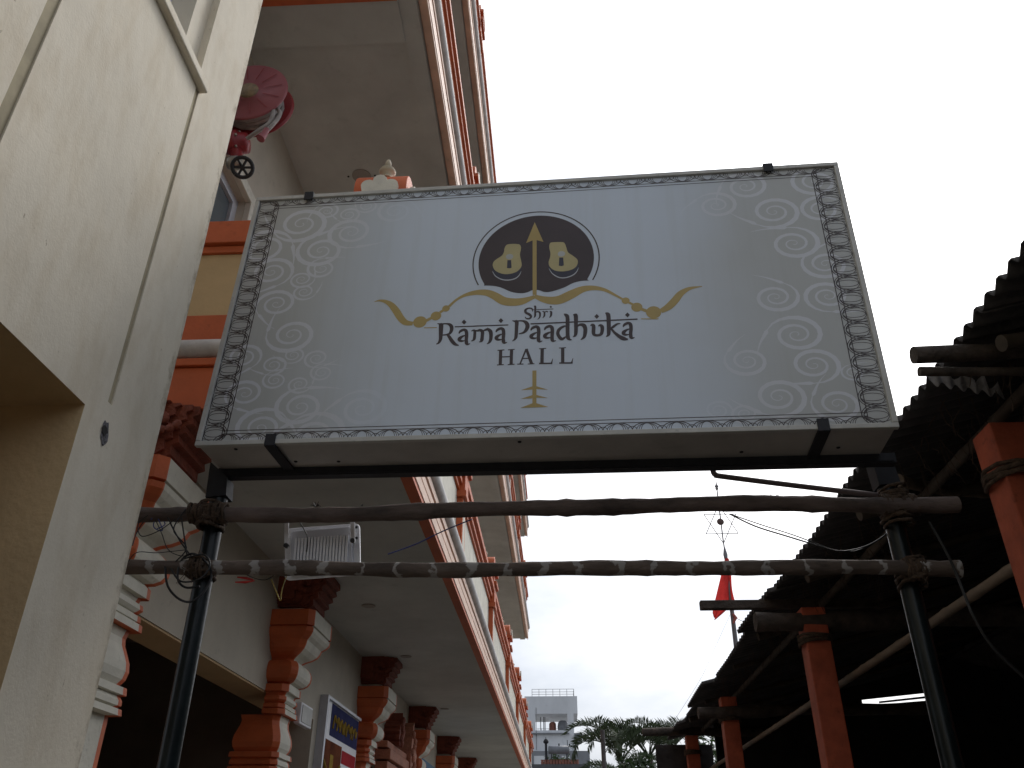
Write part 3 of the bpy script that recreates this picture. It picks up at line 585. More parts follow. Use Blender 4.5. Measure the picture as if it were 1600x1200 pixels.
PR_L=[[[-.4307,-.1271,.0196],[-.4294,-.1573,.0189],[-.4275,-.1957,.0163],[-.428,-.2184,.0136],[-.4347,-.2351,.0093],[-.4454,-.2417,.0031]],[[-.449,-.1254,.0031],[-.4365,-.1284,.0077],[-.4283,-.1296,.0116]],[[-.4299,-.1295,.0086],[-.4073,-.1283,.007],[-.3891,-.1343,.0134],[-.3793,-.1502,.0159],[-.3801,-.1713,.0146],[-.3902,-.1879,.0097],[-.4188,-.1923,.0054]],[[-.3994,-.1856,.0081],[-.3858,-.2053,.0135],[-.3714,-.2287,.0156],[-.3559,-.2463,.0131],[-.3386,-.2535,.0043]],[[-.2848,-.1768,.0023],[-.2761,-.1726,.0085],[-.2688,-.1768,.0113],[-.2676,-.1996,.0122],[-.2687,-.2204,.0121],[-.2745,-.2287,.0075],[-.2829,-.2321,.0023]],[[-.2689,-.1749,.0054],[-.2552,-.1755,.01],[-.2441,-.1734,.0127],[-.2326,-.1824,.0145],[-.2319,-.2089,.0141],[-.2334,-.2296,.0146],[-.2377,-.2373,.0075],[-.2456,-.2384,.003]],[[-.2488,-.1759,.0055],[-.2455,-.1653,.001]],[[-.2312,-.1786,.0054],[-.2171,-.1725,.0108],[-.2061,-.1704,.0131],[-.1944,-.1843,.0164],[-.1912,-.2071,.0152],[-.1924,-.2297,.0138],[-.1981,-.2436,.01],[-.2087,-.2521,.0022]],[[-.2124,-.1727,.0054],[-.2091,-.1607,.001]],[[-.3647,-.1482,.0054],[-.1124,-.1503,.0054]],[[-.095,-.1266,.0022],[-.0832,-.1311,.009],[-.0742,-.135,.0158],[-.0739,-.1675,.0146],[-.0746,-.2091,.014],[-.0764,-.224,.0126],[-.0824,-.2342,.0079],[-.0921,-.2419,.0018]],[[-.0743,-.1304,.0062],[-.049,-.1305,.0076],[-.0314,-.1399,.0151],[-.0231,-.1586,.0176],[-.0273,-.1793,.0157],[-.0395,-.1957,.0104],[-.0629,-.2028,.0046]],[[-.143,-.2867,.0132],[-.1421,-.3674,.013]],[[-.1576,-.289,.0045],[-.1259,-.2875,.0045]],[[-.157,-.3675,.0044],[-.1261,-.3666,.0044]],[[-.0932,-.2871,.0131],[-.0929,-.3673,.013]],[[-.1097,-.2882,.0045],[-.0793,-.287,.0044]],[[-.1083,-.3678,.0044],[-.0775,-.3666,.0044]],[[-.14,-.3254,.0051],[-.0936,-.3252,.0051]],[[-.0265,-.2876,.0072],[-.0524,-.3666,.0058]],[[-.0259,-.2869,.0105],[-.0003,-.3677,.0128]],[[-.0423,-.3381,.0051],[-.0101,-.3377,.0051]],[[-.0652,-.3671,.0036],[-.037,-.3672,.0036]],[[-.018,-.3684,.0036],[.0125,-.3676,.0036]],[[-.3422,-.1876,.0036],[-.3366,-.1753,.0114],[-.3211,-.1673,.0131],[-.3095,-.1748,.014],[-.3055,-.1978,.0147],[-.3056,-.2243,.014],[-.3032,-.2432,.0144],[-.2986,-.2509,.007]],[[-.3248,-.1702,.0072],[-.3199,-.1601,.0011]],[[-.3019,-.2492,.0106],[-.2924,-.2482,.0061],[-.286,-.2451,.0015]],[[-.3128,-.1993,.0054],[-.3252,-.2044,.0099],[-.3373,-.2152,.0159],[-.3373,-.2246,.013],[-.3268,-.23,.0097],[-.311,-.2285,.0031]],[[-.1689,-.1886,.0035],[-.163,-.1763,.0112],[-.1475,-.1683,.013],[-.1362,-.1758,.0141],[-.1328,-.1987,.0145],[-.1334,-.225,.0139],[-.1315,-.2438,.0143],[-.1272,-.2515,.007]],[[-.1512,-.1712,.007],[-.1462,-.1612,.0011]],[[-.1303,-.2498,.0105],[-.121,-.2488,.006],[-.1145,-.2457,.0015]],[[-.14,-.2002,.0053],[-.1524,-.2053,.0098],[-.1646,-.216,.0156],[-.1649,-.2254,.013],[-.1546,-.2307,.0097],[-.1389,-.2292,.003]],[[-.0073,-.1871,.0036],[-.0011,-.1744,.0114],[.015,-.1662,.0134],[.0265,-.1739,.0146],[.0294,-.1975,.0149],[.0282,-.2246,.0142],[.0298,-.244,.0147],[.034,-.2519,.0073]],[[.0112,-.1692,.0071],[.0165,-.1588,.0011]],[[.0308,-.2502,.0108],[.0404,-.2491,.0062],[.0471,-.2459,.0015]],[[.022,-.1991,.0055],[.0092,-.2043,.01],[-.0036,-.2153,.0159],[-.004,-.225,.0135],[.0064,-.2305,.01],[.0225,-.229,.0031]],[[.0554,-.1877,.0035],[.0617,-.1751,.0113],[.0778,-.1669,.0134],[.0892,-.1746,.0146],[.0919,-.1981,.0148],[.0905,-.2252,.0141],[.0919,-.2445,.0147],[.0961,-.2524,.0073]],[[.074,-.1699,.0071],[.0794,-.1595,.0011]],[[.0929,-.2507,.0108],[.1025,-.2496,.0061],[.1092,-.2465,.0015]],[[.0845,-.1997,.0054],[.0717,-.2049,.0099],[.0589,-.2159,.0158],[.0584,-.2256,.0135],[.0687,-.2311,.01],[.0847,-.2295,.0031]],[[.413,-.1886,.0034],[.4198,-.1762,.0109],[.4359,-.1681,.0132],[.4467,-.1756,.0146],[.4482,-.1989,.0145],[.4455,-.2257,.0138],[.446,-.2448,.0146],[.4497,-.2526,.0073]],[[.432,-.171,.0068],[.4378,-.1608,.001]],[[.4467,-.2509,.0106],[.4561,-.2499,.006],[.4628,-.2468,.0015]],[[.4409,-.2005,.0053],[.4281,-.2056,.0096],[.4151,-.2165,.0151],[.4141,-.2261,.0136],[.424,-.2315,.0099],[.4397,-.23,.0031]],[[.1449,-.1009,.0028],[.1543,-.1088,.0151],[.1611,-.1216,.0162],[.1614,-.1635,.0161],[.1616,-.2122,.016],[.1631,-.234,.0161],[.1699,-.2444,.0099],[.1798,-.2468,.0038]],[[.1561,-.1706,.0039],[.144,-.1715,.0097],[.1239,-.1861,.0136],[.1167,-.2076,.0137],[.1232,-.2273,.0143],[.136,-.2409,.0135],[.156,-.2264,.0037]],[[.1871,-.1076,.0029],[.1948,-.11,.0141],[.1996,-.1162,.017],[.2,-.1606,.0161],[.1992,-.2044,.0153],[.1959,-.2236,.0112],[.1859,-.2313,.0028]],[[.2002,-.1802,.0037],[.2164,-.1663,.0107],[.2344,-.1697,.0173],[.2421,-.1896,.0168],[.2406,-.2161,.0153],[.2355,-.2351,.0121],[.2203,-.2497,.0027]],[[.2652,-.1727,.0029],[.2744,-.1707,.0143],[.2802,-.1793,.0152],[.2789,-.2083,.0151],[.2814,-.2229,.0132],[.2971,-.2285,.0115],[.3131,-.2221,.0132],[.3187,-.2006,.0144],[.318,-.1812,.0147],[.3102,-.174,.0116],[.301,-.1784,.0029]],[[.3347,-.106,.0029],[.3438,-.1114,.016],[.3487,-.1241,.0176],[.3489,-.1731,.0167],[.3476,-.2165,.0151],[.3445,-.2298,.0111],[.3344,-.2384,.0027]],[[.3513,-.1999,.0027],[.3675,-.1861,.011],[.3859,-.171,.0085],[.4018,-.1689,.0029]],[[.3593,-.1954,.0078],[.3744,-.2179,.0114],[.3935,-.238,.0153],[.4126,-.2518,.0186],[.432,-.2565,.0066]],[[-.0093,-.1499,.0059],[.4799,-.1481,.0059]],[[-.0012,-.0806,.0016],[-.0043,-.0643,.0063],[-.0201,-.0604,.0071],[-.0339,-.0687,.0101],[-.0328,-.0839,.0104],[-.0173,-.0948,.0118],[-.0076,-.1078,.009],[-.0148,-.1189,.0079],[-.0291,-.1181,.0057],[-.0355,-.1078,.0021]],[[.0045,-.0516,.002],[.0107,-.0519,.0082],[.0112,-.0812,.0082],[.0108,-.1062,.0076],[.0048,-.1159,.0018]],[[.0113,-.0888,.003],[.0215,-.0818,.0071],[.0318,-.0873,.0078],[.034,-.1025,.0074],[.031,-.1173,.0053],[.0229,-.1268,.0019]],[[.044,-.083,.002],[.051,-.0834,.0056],[.0544,-.0911,.0069],[.0537,-.1085,.0069],[.0465,-.1191,.0018]],[[.0544,-.0911,.0029],[.0625,-.083,.005],[.0707,-.0869,.0058]],[[.0788,-.0838,.0038],[.0854,-.0877,.0082],[.0847,-.1077,.0077],[.0771,-.1197,.0018]],[[.0007,-.0706,.003],[.0963,-.0707,.003]],[[.0465,-.2883,.0136],[.0463,-.3682,.0134]],[[.0318,-.289,.0038],[.0644,-.2881,.0038]],[[.0329,-.3676,.0065],[.0928,-.3693,.0065]],[[.0888,-.37,.0065],[.0946,-.3446,.0016]],[[.1391,-.2887,.0135],[.1391,-.3699,.0133]],[[.1221,-.2894,.0038],[.1538,-.2885,.0038]],[[.1234,-.3692,.0065],[.1837,-.3709,.0065]],[[.179,-.3707,.0064],[.1851,-.3463,.0016]]]
PR_Dm=[[[-.3338,-.1228],[-.323,-.1094],[-.3105,-.124],[-.3213,-.1373]],[[-.1597,-.1236],[-.1488,-.1103],[-.1367,-.1248],[-.1477,-.1381]],[[.2841,-.1231],[.2957,-.1099],[.3066,-.1243],[.2951,-.1375]],[[.4242,-.1221],[.4359,-.1089],[.4465,-.1233],[.4348,-.1364]],[[.0782,-.0581],[.0839,-.0514],[.0897,-.0588],[.084,-.0655]]]
PR_G=[[[-.7696,.019,.003],[-.743,.0249,.0119],[-.7117,.0158,.0206],[-.6822,-.0062,.0299],[-.6542,-.0438,.0357],[-.6292,-.0844,.0346],[-.6027,-.112,.0303],[-.5666,-.1194,.0209]],[[-.5113,-.1467,.0049],[-.4498,-.1484,.0049]],[[-.5087,-.1083,.0173],[-.4806,-.0922,.0144]],[[-.4418,-.0623,.0143],[-.4251,-.049,.0129]],[[-.4,-.0289,.0141],[-.3698,.0054,.0129],[-.3358,.0289,.0162],[-.3009,.0414,.0237],[-.2598,.0463,.0308],[-.2182,.0403,.0369],[-.182,.0201,.0419],[-.1399,-.011,.0455],[-.093,-.0208,.0443],[-.0525,-.018,.0388],[-.018,-.0057,.0258],[.0078,.0057,.02]],[[.0058,.0094,.0176],[.043,-.0097,.033],[.0852,-.0211,.044],[.1271,-.0183,.0492],[.1795,.0087,.0488],[.2321,.0357,.0366],[.2845,.0405,.0262],[.3363,.0257,.0178],[.3871,-.0097,.0123],[.4172,-.0333,.0109]],[[.4421,-.0514,.0123],[.4669,-.068,.0122]],[[.4983,-.0925,.0148],[.526,-.1066,.0172]],[[.5863,-.1098,.0239],[.623,-.0867,.035],[.6556,-.0505,.0361],[.6835,-.0138,.0306],[.726,.0121,.0176],[.7824,.0204,.0038]],[[.4957,-.1475,.005],[.5738,-.1516,.005]],[[.0128,-.4038,.0181],[.0159,-.5869,.0176]]]
PR_GC=[[-.5337,-.112,.0325],[-.4592,-.0813,.0254],[-.4139,-.0403,.0184],[.4302,-.0417,.0184],[.4796,-.0814,.0254],[.5538,-.1144,.0342]]
PR_GP=[[[-.0459,-.5034],[.0043,-.4859],[.026,-.4867],[.0756,-.5058],[.0262,-.5004],[.0045,-.5019]],[[-.0448,-.5478],[.0051,-.5304],[.0267,-.5312],[.0759,-.5477],[.0269,-.5436],[.0054,-.5462]],[[-.0456,-.5926],[.0155,-.5679],[.0773,-.5924]],[[-.0002,.4674],[-.0405,.3355],[-.0087,.3501],[-.0026,.0161],[.0165,.015],[.0113,.3504],[.0449,.3369]]]
PR_disc=[.0092,.2291,.2806]
PR_ring=[.008,.2282,.3065]
PR_wave=[[-.248,.0862],[-.1989,.0822],[-.156,.0692],[-.1044,.04],[-.058,.0296],[-.0288,.0331],[-.0061,.0437],[.0169,.045],[.0336,.0398],[.0546,.0298],[.0878,.0315],[.1458,.0514],[.1874,.075],[.2289,.0855],[.2703,.0857]]
PR_ringends=[[-.2756,.0841],[.2971,.0799]]
PR_sand=[[[-.131,.3333],[-.0787,.3308],[-.0661,.3149],[-.0656,.2954],[-.0691,.2625],[-.062,.2237],[-.0599,.1911],[-.0784,.1626],[-.1121,.1486],[-.1506,.151],[-.1856,.172],[-.1997,.1999],[-.1986,.2244],[-.1842,.2426],[-.159,.2629],[-.1489,.2844],[-.1456,.3119]],[[.0859,.3307],[.1376,.3288],[.1504,.3168],[.1568,.2942],[.1652,.2634],[.1885,.2401],[.2073,.2198],[.2122,.2006],[.2048,.1743],[.1795,.1545],[.1375,.1476],[.0996,.1568],[.0763,.1824],[.0718,.2097],[.078,.2364],[.0799,.2636],[.0741,.2971],[.0752,.3192]]]
PR_sole=[[[-.1997,.1999],[-.1856,.172],[-.1506,.151],[-.1121,.1486],[-.0784,.1626],[-.0603,.19],[-.0614,.1642],[-.0818,.1334],[-.1154,.1185],[-.1537,.1208],[-.1844,.1424],[-.1993,.1701]],[[.0719,.1989],[.0869,.1699],[.1165,.1521],[.1501,.1489],[.1837,.1585],[.2125,.1872],[.2139,.1603],[.194,.1324],[.1584,.1161],[.125,.1181],[.0913,.1387],[.073,.1665]]]
PR_arc=[[[-.2006,.1702,.0013],[-.1843,.1397,.0042],[-.1536,.1176,.0056],[-.1194,.1113,.0059],[-.0878,.1189,.0058],[-.0692,.138,.0044],[-.0605,.1615,.0014]],[[.0734,.1692,.0013],[.0913,.1361,.0042],[.1208,.1131,.0056],[.1501,.1087,.0058],[.1835,.1198,.0057],[.2045,.1397,.0043],[.2148,.1656,.0014]]]
PR_peg=[[[-.1298,.2336],[-.1113,.2324],[-.1077,.186],[-.1153,.1821],[-.1303,.1847]],[[.1227,.2335],[.1418,.2322],[.1447,.1834],[.1333,.1799],[.1207,.1839]]]
PR_glow=[[-.1198,.2548],[.1333,.2557]]
PR_sp=[[-1.221,.546,.119],[-1.097,.624,.057],[-.975,.591,.053],[-.882,.645,.047],[-.945,.469,.1],[-1.088,.357,.105],[-1.327,.237,.093],[-1.16,.179,.054],[-1.134,.1,.05],[-1.264,.035,.085],[-1.393,.4,.114],[-.725,.595,.085],[-1.066,.242,.063],[-1.155,-.155,.099],[-1.37,-.269,.071],[-1.127,-.271,.045],[-1.215,-.323,.054],[-1.192,-.406,.049],[-1.071,-.433,.048],[-1.324,-.473,.077],[-1.047,-.553,.098],[-1.217,-.655,.101],[-.756,-.572,.096],[-.953,-.701,.115],[-1.009,-.294,.051],[-.972,-.374,.047],[1.042,.624,.091],[.892,.51,.083],[1.158,.45,.099],[1.223,.247,.096],[1.347,.116,.086],[1.328,-.065,.084],[1.376,.626,.092],[1.377,.448,.083],[1.101,-.06,.083],[1.164,-.266,.097],[1.215,-.425,.088],[1.049,-.577,.094],[1.279,-.62,.082],[1.368,-.472,.04],[.903,-.653,.047],[.794,-.633,.047],[.939,-.393,.077]]

# pale scrollwork at both ends
r3 = random.Random(11); k = MB(); yy = 0.0062
for i, (cx, cz, R) in enumerate(PR_sp):
    R *= 1.28; k = MB()
    hand = 1 if r3.random() < 0.55 else -1; a0 = r3.uniform(0, 2*math.pi); pts = []
    turns = 2.6; n = 46
    for j in range(n+1):
        t = j/n; rr = R*(1-t)**1.25*0.97+R*0.05
        a = a0+hand*turns*2*math.pi*t
        pts.append((cx+rr*math.cos(a), cz+rr*0.80*math.sin(a), R*(0.03+0.18*max(0, 1-t*1.25))*(min(1, t*9+0.15))))
    tl = []
    for j in range(7, 0, -1):
        t = j/7; a = a0-hand*t*0.95; rr = R*(1.02+0.75*t*t)
        tl.append((cx+rr*math.cos(a), cz+rr*0.80*math.sin(a), R*0.17*(1-t)+0.001))
    pts = [p for p in tl+pts if abs(p[0]) < HW-T-0.001 and abs(p[1]) < HH-T-0.001]
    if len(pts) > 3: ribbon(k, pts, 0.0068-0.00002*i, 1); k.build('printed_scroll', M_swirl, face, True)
# line border
k = MB(); yy = 0.0045
for s in (-1, 1):
    for off in (0.0, 0.022): ribbon(k, [(s*(1.367+off), -0.68-off*0.4, 0.0042), (s*(1.367+off), 0.68+off*0.4, 0.0042)], yy)
    for off in (0.0, 0.016): ribbon(k, [(-1.389, s*(0.664+off), 0.0034), (1.389, s*(0.664+off), 0.0034)], yy-0.0002)
NB = 17; stp = 2*(HH-T)/NB
def ell(cx, cz, rx, rz, wd, a0=0, a1=2*math.pi, n=22):
    p = []
    for j in range(n+1):
        a = a0+(a1-a0)*j/n; x, z = cx+rx*math.cos(a), cz+rz*math.sin(a)
        if abs(x) < HW-T-0.001 and abs(z) < HH-T-0.001: p.append((x, z, wd))
    if len(p) > 2: ribbon(k, p, yy, 1)
for s in (-1, 1):
    for i in range(NB):
        cz = -HH+T+stp*(i+0.5); yy -= 0.00001
        x0 = s*1.47; ins = s*-1
        for rx in (0.070, 0.060, 0.048): 
            ell(x0+ins*(0.094-rx), cz, rx, stp*(0.50 if rx > .065 else 0.38 if rx > .055 else 0.22), 0.0034 if rx > .065 else 0.0026)
        ell(x0+ins*0.03, cz, 0.072, stp*0.62, 0.0036, (math.pi/2 if s > 0 else -math.pi/2), (3*math.pi/2 if s > 0 else math.pi/2))
        ell(x0+ins*0.045, cz, 0.050, stp*0.46, 0.0026)
NT = 22; stx = 2*1.36/NT
for s in (-1, 1):
    for i in range(NT+1):
        cx = -1.36+stx*i; yy -= 0.00001; zz = s*(HH-T-0.002)
        a0, a1 = (0, math.pi) if s < 0 else (math.pi, 2*math.pi)
        ell(cx, zz, stx*0.50, 0.036, 0.0036, a0, a1)
        for q in (0.36, 0.28, 0.20): ell(cx, zz, stx*q, 0.032, 0.0024, a0, a1)
        ell(cx+stx/2, zz, stx*0.16, 0.018, 0.0026, a0, a1)
tag(k.build('printed_border', M_line, face, True), kind='stuff')
# emblem
k = MB(); dx, dz, dr = PR_disc
W0, W1 = PR_wave[0], PR_wave[-1]
a1 = math.atan2(W1[1]-dz, W1[0]-dx); a0 = math.atan2(W0[1]-dz, W0[0]-dx)
if a0 < a1: a0 += 2*math.pi
arc_ = [(dx+dr*math.cos(a1+(a0-a1)*j/60), dz+dr*math.sin(a1+(a0-a1)*j/60)) for j in range(61)]
wv = [(p[0], p[1]) for p in smooth_path([Vector((a, b, 0)) for a, b in PR_wave], 4)]
polyfill(k, arc_+wv[1:-1], 0.0042); emb = k.build('emblem_disc', M_ink, face, True)
k = MB(); dx, dz, dr = PR_ring
a0 = math.atan2(PR_ringends[0][1]-dz, PR_ringends[0][0]-dx); a1 = math.atan2(PR_ringends[1][1]-dz, PR_ringends[1][0]-dx)
if a0 < a1: a0 += 2*math.pi
ribbon(k, [(dx+dr*math.cos(a1+(a0-a1)*j/70), dz+dr*math.sin(a1+(a0-a1)*j/70), 0.0062) for j in range(71)], 0.0041, 1); k.build('emblem_ring', M_line, emb, True)
for p in PR_sole: k = MB(); polyfill(k, closed_smooth(p, 3), 0.0036); k.build('sandal_sole', M_navy, emb, True)
for p in PR_arc: k = MB(); ribbon(k, p, 0.0033); k.build('sandal_edge', M_paper, emb, True)
for p in PR_sand: k = MB(); polyfill(k, closed_smooth(p), 0.0030); k.build('sandal_top', M_goldp, emb, True)
for (x, z) in PR_glow: k = MB(); polyfill(k, [(x+0.018*math.cos(2*math.pi*j/18), z+0.017*math.sin(2*math.pi*j/18)) for j in range(18)], 0.0026); k.build('sandal_highlight', mat('ink_pale', (0.44, 0.46, 0.45), 0.45), emb, True)
for p in PR_peg: k = MB(); polyfill(k, p, 0.0022); k.build('sandal_peg', M_navy, emb, True)
yy = 0.0040
for grp, nm in (((0,2,3,4), 'bow_limb'), ((5,6,7,8), 'bow_limb'), ((1,), 'bow_line'), ((9,), 'bow_line'), ((10,), 'arrow_shaft')):
    k = MB()
    for i in grp: ribbon(k, PR_G[i], yy-0.00004*i)
    if nm == 'bow_limb':
        for i in ((0,1,2) if 0 in grp else (3,4,5)):
            x, z, r_ = PR_GC[i]; polyfill(k, [(x+r_*math.cos(2*math.pi*j/32), z+r_*math.sin(2*math.pi*j/32)) for j in range(32)], yy-0.0007-0.00003*i)
    k.build(nm, M_gold, face, True)
for i, p in enumerate(PR_GP): k = MB(); polyfill(k, p, yy-0.0010-0.00004*i); k.build('arrow' if i == 3 else 'arrow_feather', M_gold, face, True)
GR = [(0,4),(4,9),(9,10),(10,12),(12,19),(19,24)]+[(24+4*i, 28+4*i) for i in range(5)]+[(44,46),(46,48),(48,49),(49,52),(52,53),(53,54),(54,56),(56,58),(58,59),(59,60),(60,64),(64,68)]
for a, b in GR:
    k = MB()
    for i in range(a, b): ribbon(k, [(p[0], p[1], p[2]*1.08+0.0006) for p in PR_L[i]], yy-0.00002*i, 6)
    k.build('headline' if (a, b) in ((9,10),(52,53),(59,60)) else 'letter', M_ink, face, True)
for p in PR_Dm: k = MB(); polyfill(k, p, yy-0.0022); k.build('letter_dot', M_ink, face, True)

# ------------------------------------------------------------ the frame that carries the sign
sf = thing('sign_frame', 'dark painted pipe posts with a steel rail carrying the signboard', 'frame', (-1.555, 3.56, 0))
PLx, PRx, PY = -1.562, 1.478, 3.555
for x in (PLx, PRx):
    MB().tube([(x, PY, 0), (x, PY, 1.5), (x, PY, 3.06)], 0.041, 20).build('post', M_postpaint, sf)
def signp(a, b, c): return tuple(SM @ Vector((a, b, c)))
k = MB()
def sbox(mb, x0, x1, y0, y1, z0, z1):
    vs = [signp(x, y, z) for z in (z0, z1) for x, y in ((x0,y0),(x1,y0),(x1,y1),(x0,y1))]
    mb.add(vs, [(0,3,2,1),(4,5,6,7),(0,1,5,4),(1,2,6,5),(2,3,7,6),(3,0,4,7)])
sbox(k, -1.50, 1.55, 0.252, 0.30, -HH-0.035, -HH+0.01); sbox(k, -1.49, 1.54, 0.245, 0.296, -HH-0.030, -HH-0.004); k.build('rail', M_blackst, sf)
for s, x in ((-1, PLx), (1, PRx)):
    g_ = MB(); g_.add([(x-0.045,PY-0.047,2.98),(x+0.05,PY-0.047,2.99),(x+0.04,PY-0.047,3.08),(x-0.055,PY-0.047,3.16)], [(0,1,2,3)])
    g_.add([(x-0.045,PY+0.04,2.98),(x+0.05,PY+0.04,2.99),(x+0.04,PY+0.04,3.08),(x-0.055,PY+0.04,3.16)], [(0,1,2,3)])
    q = g_.v; g_.f += [(0,1,5,4),(1,2,6,5),(2,3,7,6),(3,0,4,7)]; g_.sm += [False]*4
    g_.build('gusset', M_blackst, sf)
for x, z in ((-1.205, 1), (1.163, 1), (-1.149, -1), (1.204, -1)):
    c = MB(); wd = 0.024
    if z > 0:
        sbox(c, x-wd, x+wd, -0.014, -0.0075, HH-0.042, HH+0.012); sbox(c, x-wd, x+wd, -0.0075, 0.26, HH+0.002, HH+0.012)
    else:
        sbox(c, x-wd, x+wd, -0.014, -0.0075, -HH-0.012, -HH+0.046); sbox(c, x-wd-0.001, x+wd+0.001, -0.0075, 0.26, -HH-0.012, -HH-0.002)
    c.build('clip', M_blackst, sf, bevel=0.002)
k = MB(); k.tube(smooth_path([(0.707,3.46,3.06),(0.705,3.46,3.035),(0.715,3.46,3.022),(0.75,3.465,3.015),(1.1,3.50,2.975),(1.46,3.53,2.935)], 4), 0.0125, 10); k.build('conduit', mat('conduit_brown', (0.14, 0.11, 0.11), 0.6, 0.2, 12), sf)

# ============================================================ HORIZONTAL WOODEN POLES
def logpole(name, p0, p1, r, m, label, cat, seed, bands=False, sag=0.008, group=None):
    q = random.Random(seed); n = 90; pts = []; rr = []
    p0, p1 = Vector(p0), Vector(p1)
    kn = [q.random() for _ in range(9)]
    for i in range(n+1):
        t = i/n; p = p0.lerp(p1, t)
        p.z += sag*math.sin(t*7.3+seed)+sag*0.5*math.sin(t*19+seed*2); p.y += sag*math.sin(t*5.1+1)
        k_ = sum(0.16*math.exp(-((t-a)/0.006)**2) for a in kn)
        pts.append(p); rr.append(r*(1+k_+0.06*math.sin(t*31+seed)+0.04*math.sin(t*77)))
    mb = MB(); mb.tube(pts, rr, 14, jit=0.07)
    o = mb.build(name, m); tag(o, label, cat, group); return o
def band_mat():
    m = mat('banded_pole_wood', (0.125, 0.094, 0.076), 0.85, 0.4, 9, 0.6, 30, sxyz=(0.35, 1, 1), speck=0.35, spscale=14)
    t = m.node_tree; b = t.nodes['Principled BSDF']; base = b.inputs['Base Color'].links[0].from_socket; lk = t.links.new
    tx = t.nodes.new('ShaderNodeTexCoord'); sp_ = t.nodes.new('ShaderNodeSeparateXYZ'); lk(tx.outputs['Object'], sp_.inputs[0])
    n = t.nodes.new('ShaderNodeTexNoise'); n.inputs['Scale'].default_value = 22; n.inputs['Detail'].default_value = 4; lk(tx.outputs['Object'], n.inputs['Vector'])
    a = t.nodes.new('ShaderNodeMath'); a.operation = 'MULTIPLY_ADD'; lk(n.outputs['Fac'], a.inputs[0]); a.inputs[1].default_value = 0.12; lk(sp_.outputs['X'], a.inputs[2])
    d = t.nodes.new('ShaderNodeMath'); d.operation = 'PINGPONG'; lk(a.outputs[0], d.inputs[0]); d.inputs[1].default_value = 0.078
    n3 = t.nodes.new('ShaderNodeTexNoise'); n3.inputs['Scale'].default_value = 7; lk(tx.outputs['Object'], n3.inputs['Vector'])
    e = t.nodes.new('ShaderNodeMath'); e.operation = 'MULTIPLY_ADD'; lk(n3.outputs['Fac'], e.inputs[0]); e.inputs[1].default_value = 0.03; lk(d.outputs[0], e.inputs[2])
    r = t.nodes.new('ShaderNodeValToRGB'); q = r.color_ramp.elements; q[0].position = 0.0265; q[0].color = (1, 1, 1, 1); q[1].position = 0.030; q[1].color = (0, 0, 0, 1); lk(e.outputs[0], r.inputs['Fac'])
    x = t.nodes.new('ShaderNodeMix'); x.data_type = 'RGBA'; lk(r.outputs['Color'], x.inputs['Factor']); lk(base, x.inputs['A']); x.inputs['B'].default_value = (0.29, 0.275, 0.26, 1); lk(x.outputs['Result'], b.inputs['Base Color'])
    return m
up = logpole('wooden_pole', (-1.95, 3.475, 2.888), (1.72, 3.46, 2.868), 0.034, M_wood, 'upper rough dark wooden pole lashed across the two sign posts', 'pole', 3, group='poles lashed across the sign posts')
lo = logpole('wooden_pole', (-1.94, 3.48, 2.645), (1.655, 3.46, 2.578), 0.031, band_mat(), 'lower wooden pole with white paint bands lashed across the sign posts', 'pole', 8, sag=0.006, group='poles lashed across the sign posts')
def lashing(x, z, h, parent, seed, turns=9, wd=0.05):
    q = random.Random(seed); mb = MB(); pts = []
    for i in range(turns*12):
        a = i*2*math.pi/12; t = i/(turns*12)
        pts.append((x+0.052*math.cos(a)*1.05+(q.random()-.5)*.012, 3.52+0.085*math.sin(a)+(q.random()-.5)*.01, z+h*(t-0.5)*1.0+0.012*math.sin(a*0.5+seed)+(q.random()-.5)*.012))
    mb.tube(pts, 0.0075, 6)
    pts = []
    for i in range(turns*12):
        a = i*2*math.pi/12; t = i/(turns*12)
        pts.append((x+wd*2*(t-0.5)+(q.random()-.5)*.01, 3.475+0.042*math.cos(a)+(q.random()-.5)*.008, z+0.042*math.sin(a)+(q.random()-.5)*.008))
    mb.tube(pts, 0.008, 6)
    for i in range(26):
        a = q.uniform(0, 6.28); r0 = 0.05; p = Vector((x+(q.random()-.5)*2*wd, 3.45+0.03*math.sin(a), z+r0*math.sin(a)))
        mb.tube([p, p+Vector((q.uniform(-.03,.03), -0.01, q.uniform(-.05,.03)))], 0.0014, 3, False)
    return mb.build('lashing', M_coir, parent)
lashing(PLx, 2.888, 0.11, up, 1, 11, 0.085); lashing(PRx, 2.872, 0.15, up, 2, 12, 0.07)
lashing(PLx, 2.64, 0.05, lo, 3, 4, 0.03); lashing(PRx, 2.585, 0.10, lo, 4, 7, 0.04)
def twig(parent, p, n, L, seed):
    q = random.Random(seed); mb = MB()
    for i in range(n):
        d = Vector((q.uniform(-1, 1), q.uniform(-0.3, 0.1), q.uniform(0.1, 0.8))).normalized()*L*q.uniform(.5, 1)
        mb.tube([Vector(p), Vector(p)+d*0.5+Vector((0,0,.004)), Vector(p)+d], 0.0013, 4, False)
    mb.build('wire_tie', M_cblack, parent)
twig(up, (-1.07, 3.46, 2.902), 12, 0.03, 5); twig(up, (0.95, 3.45, 2.90), 5, 0.05, 6); twig(up, (-0.86, 3.46, 2.903), 3, 0.015, 7)

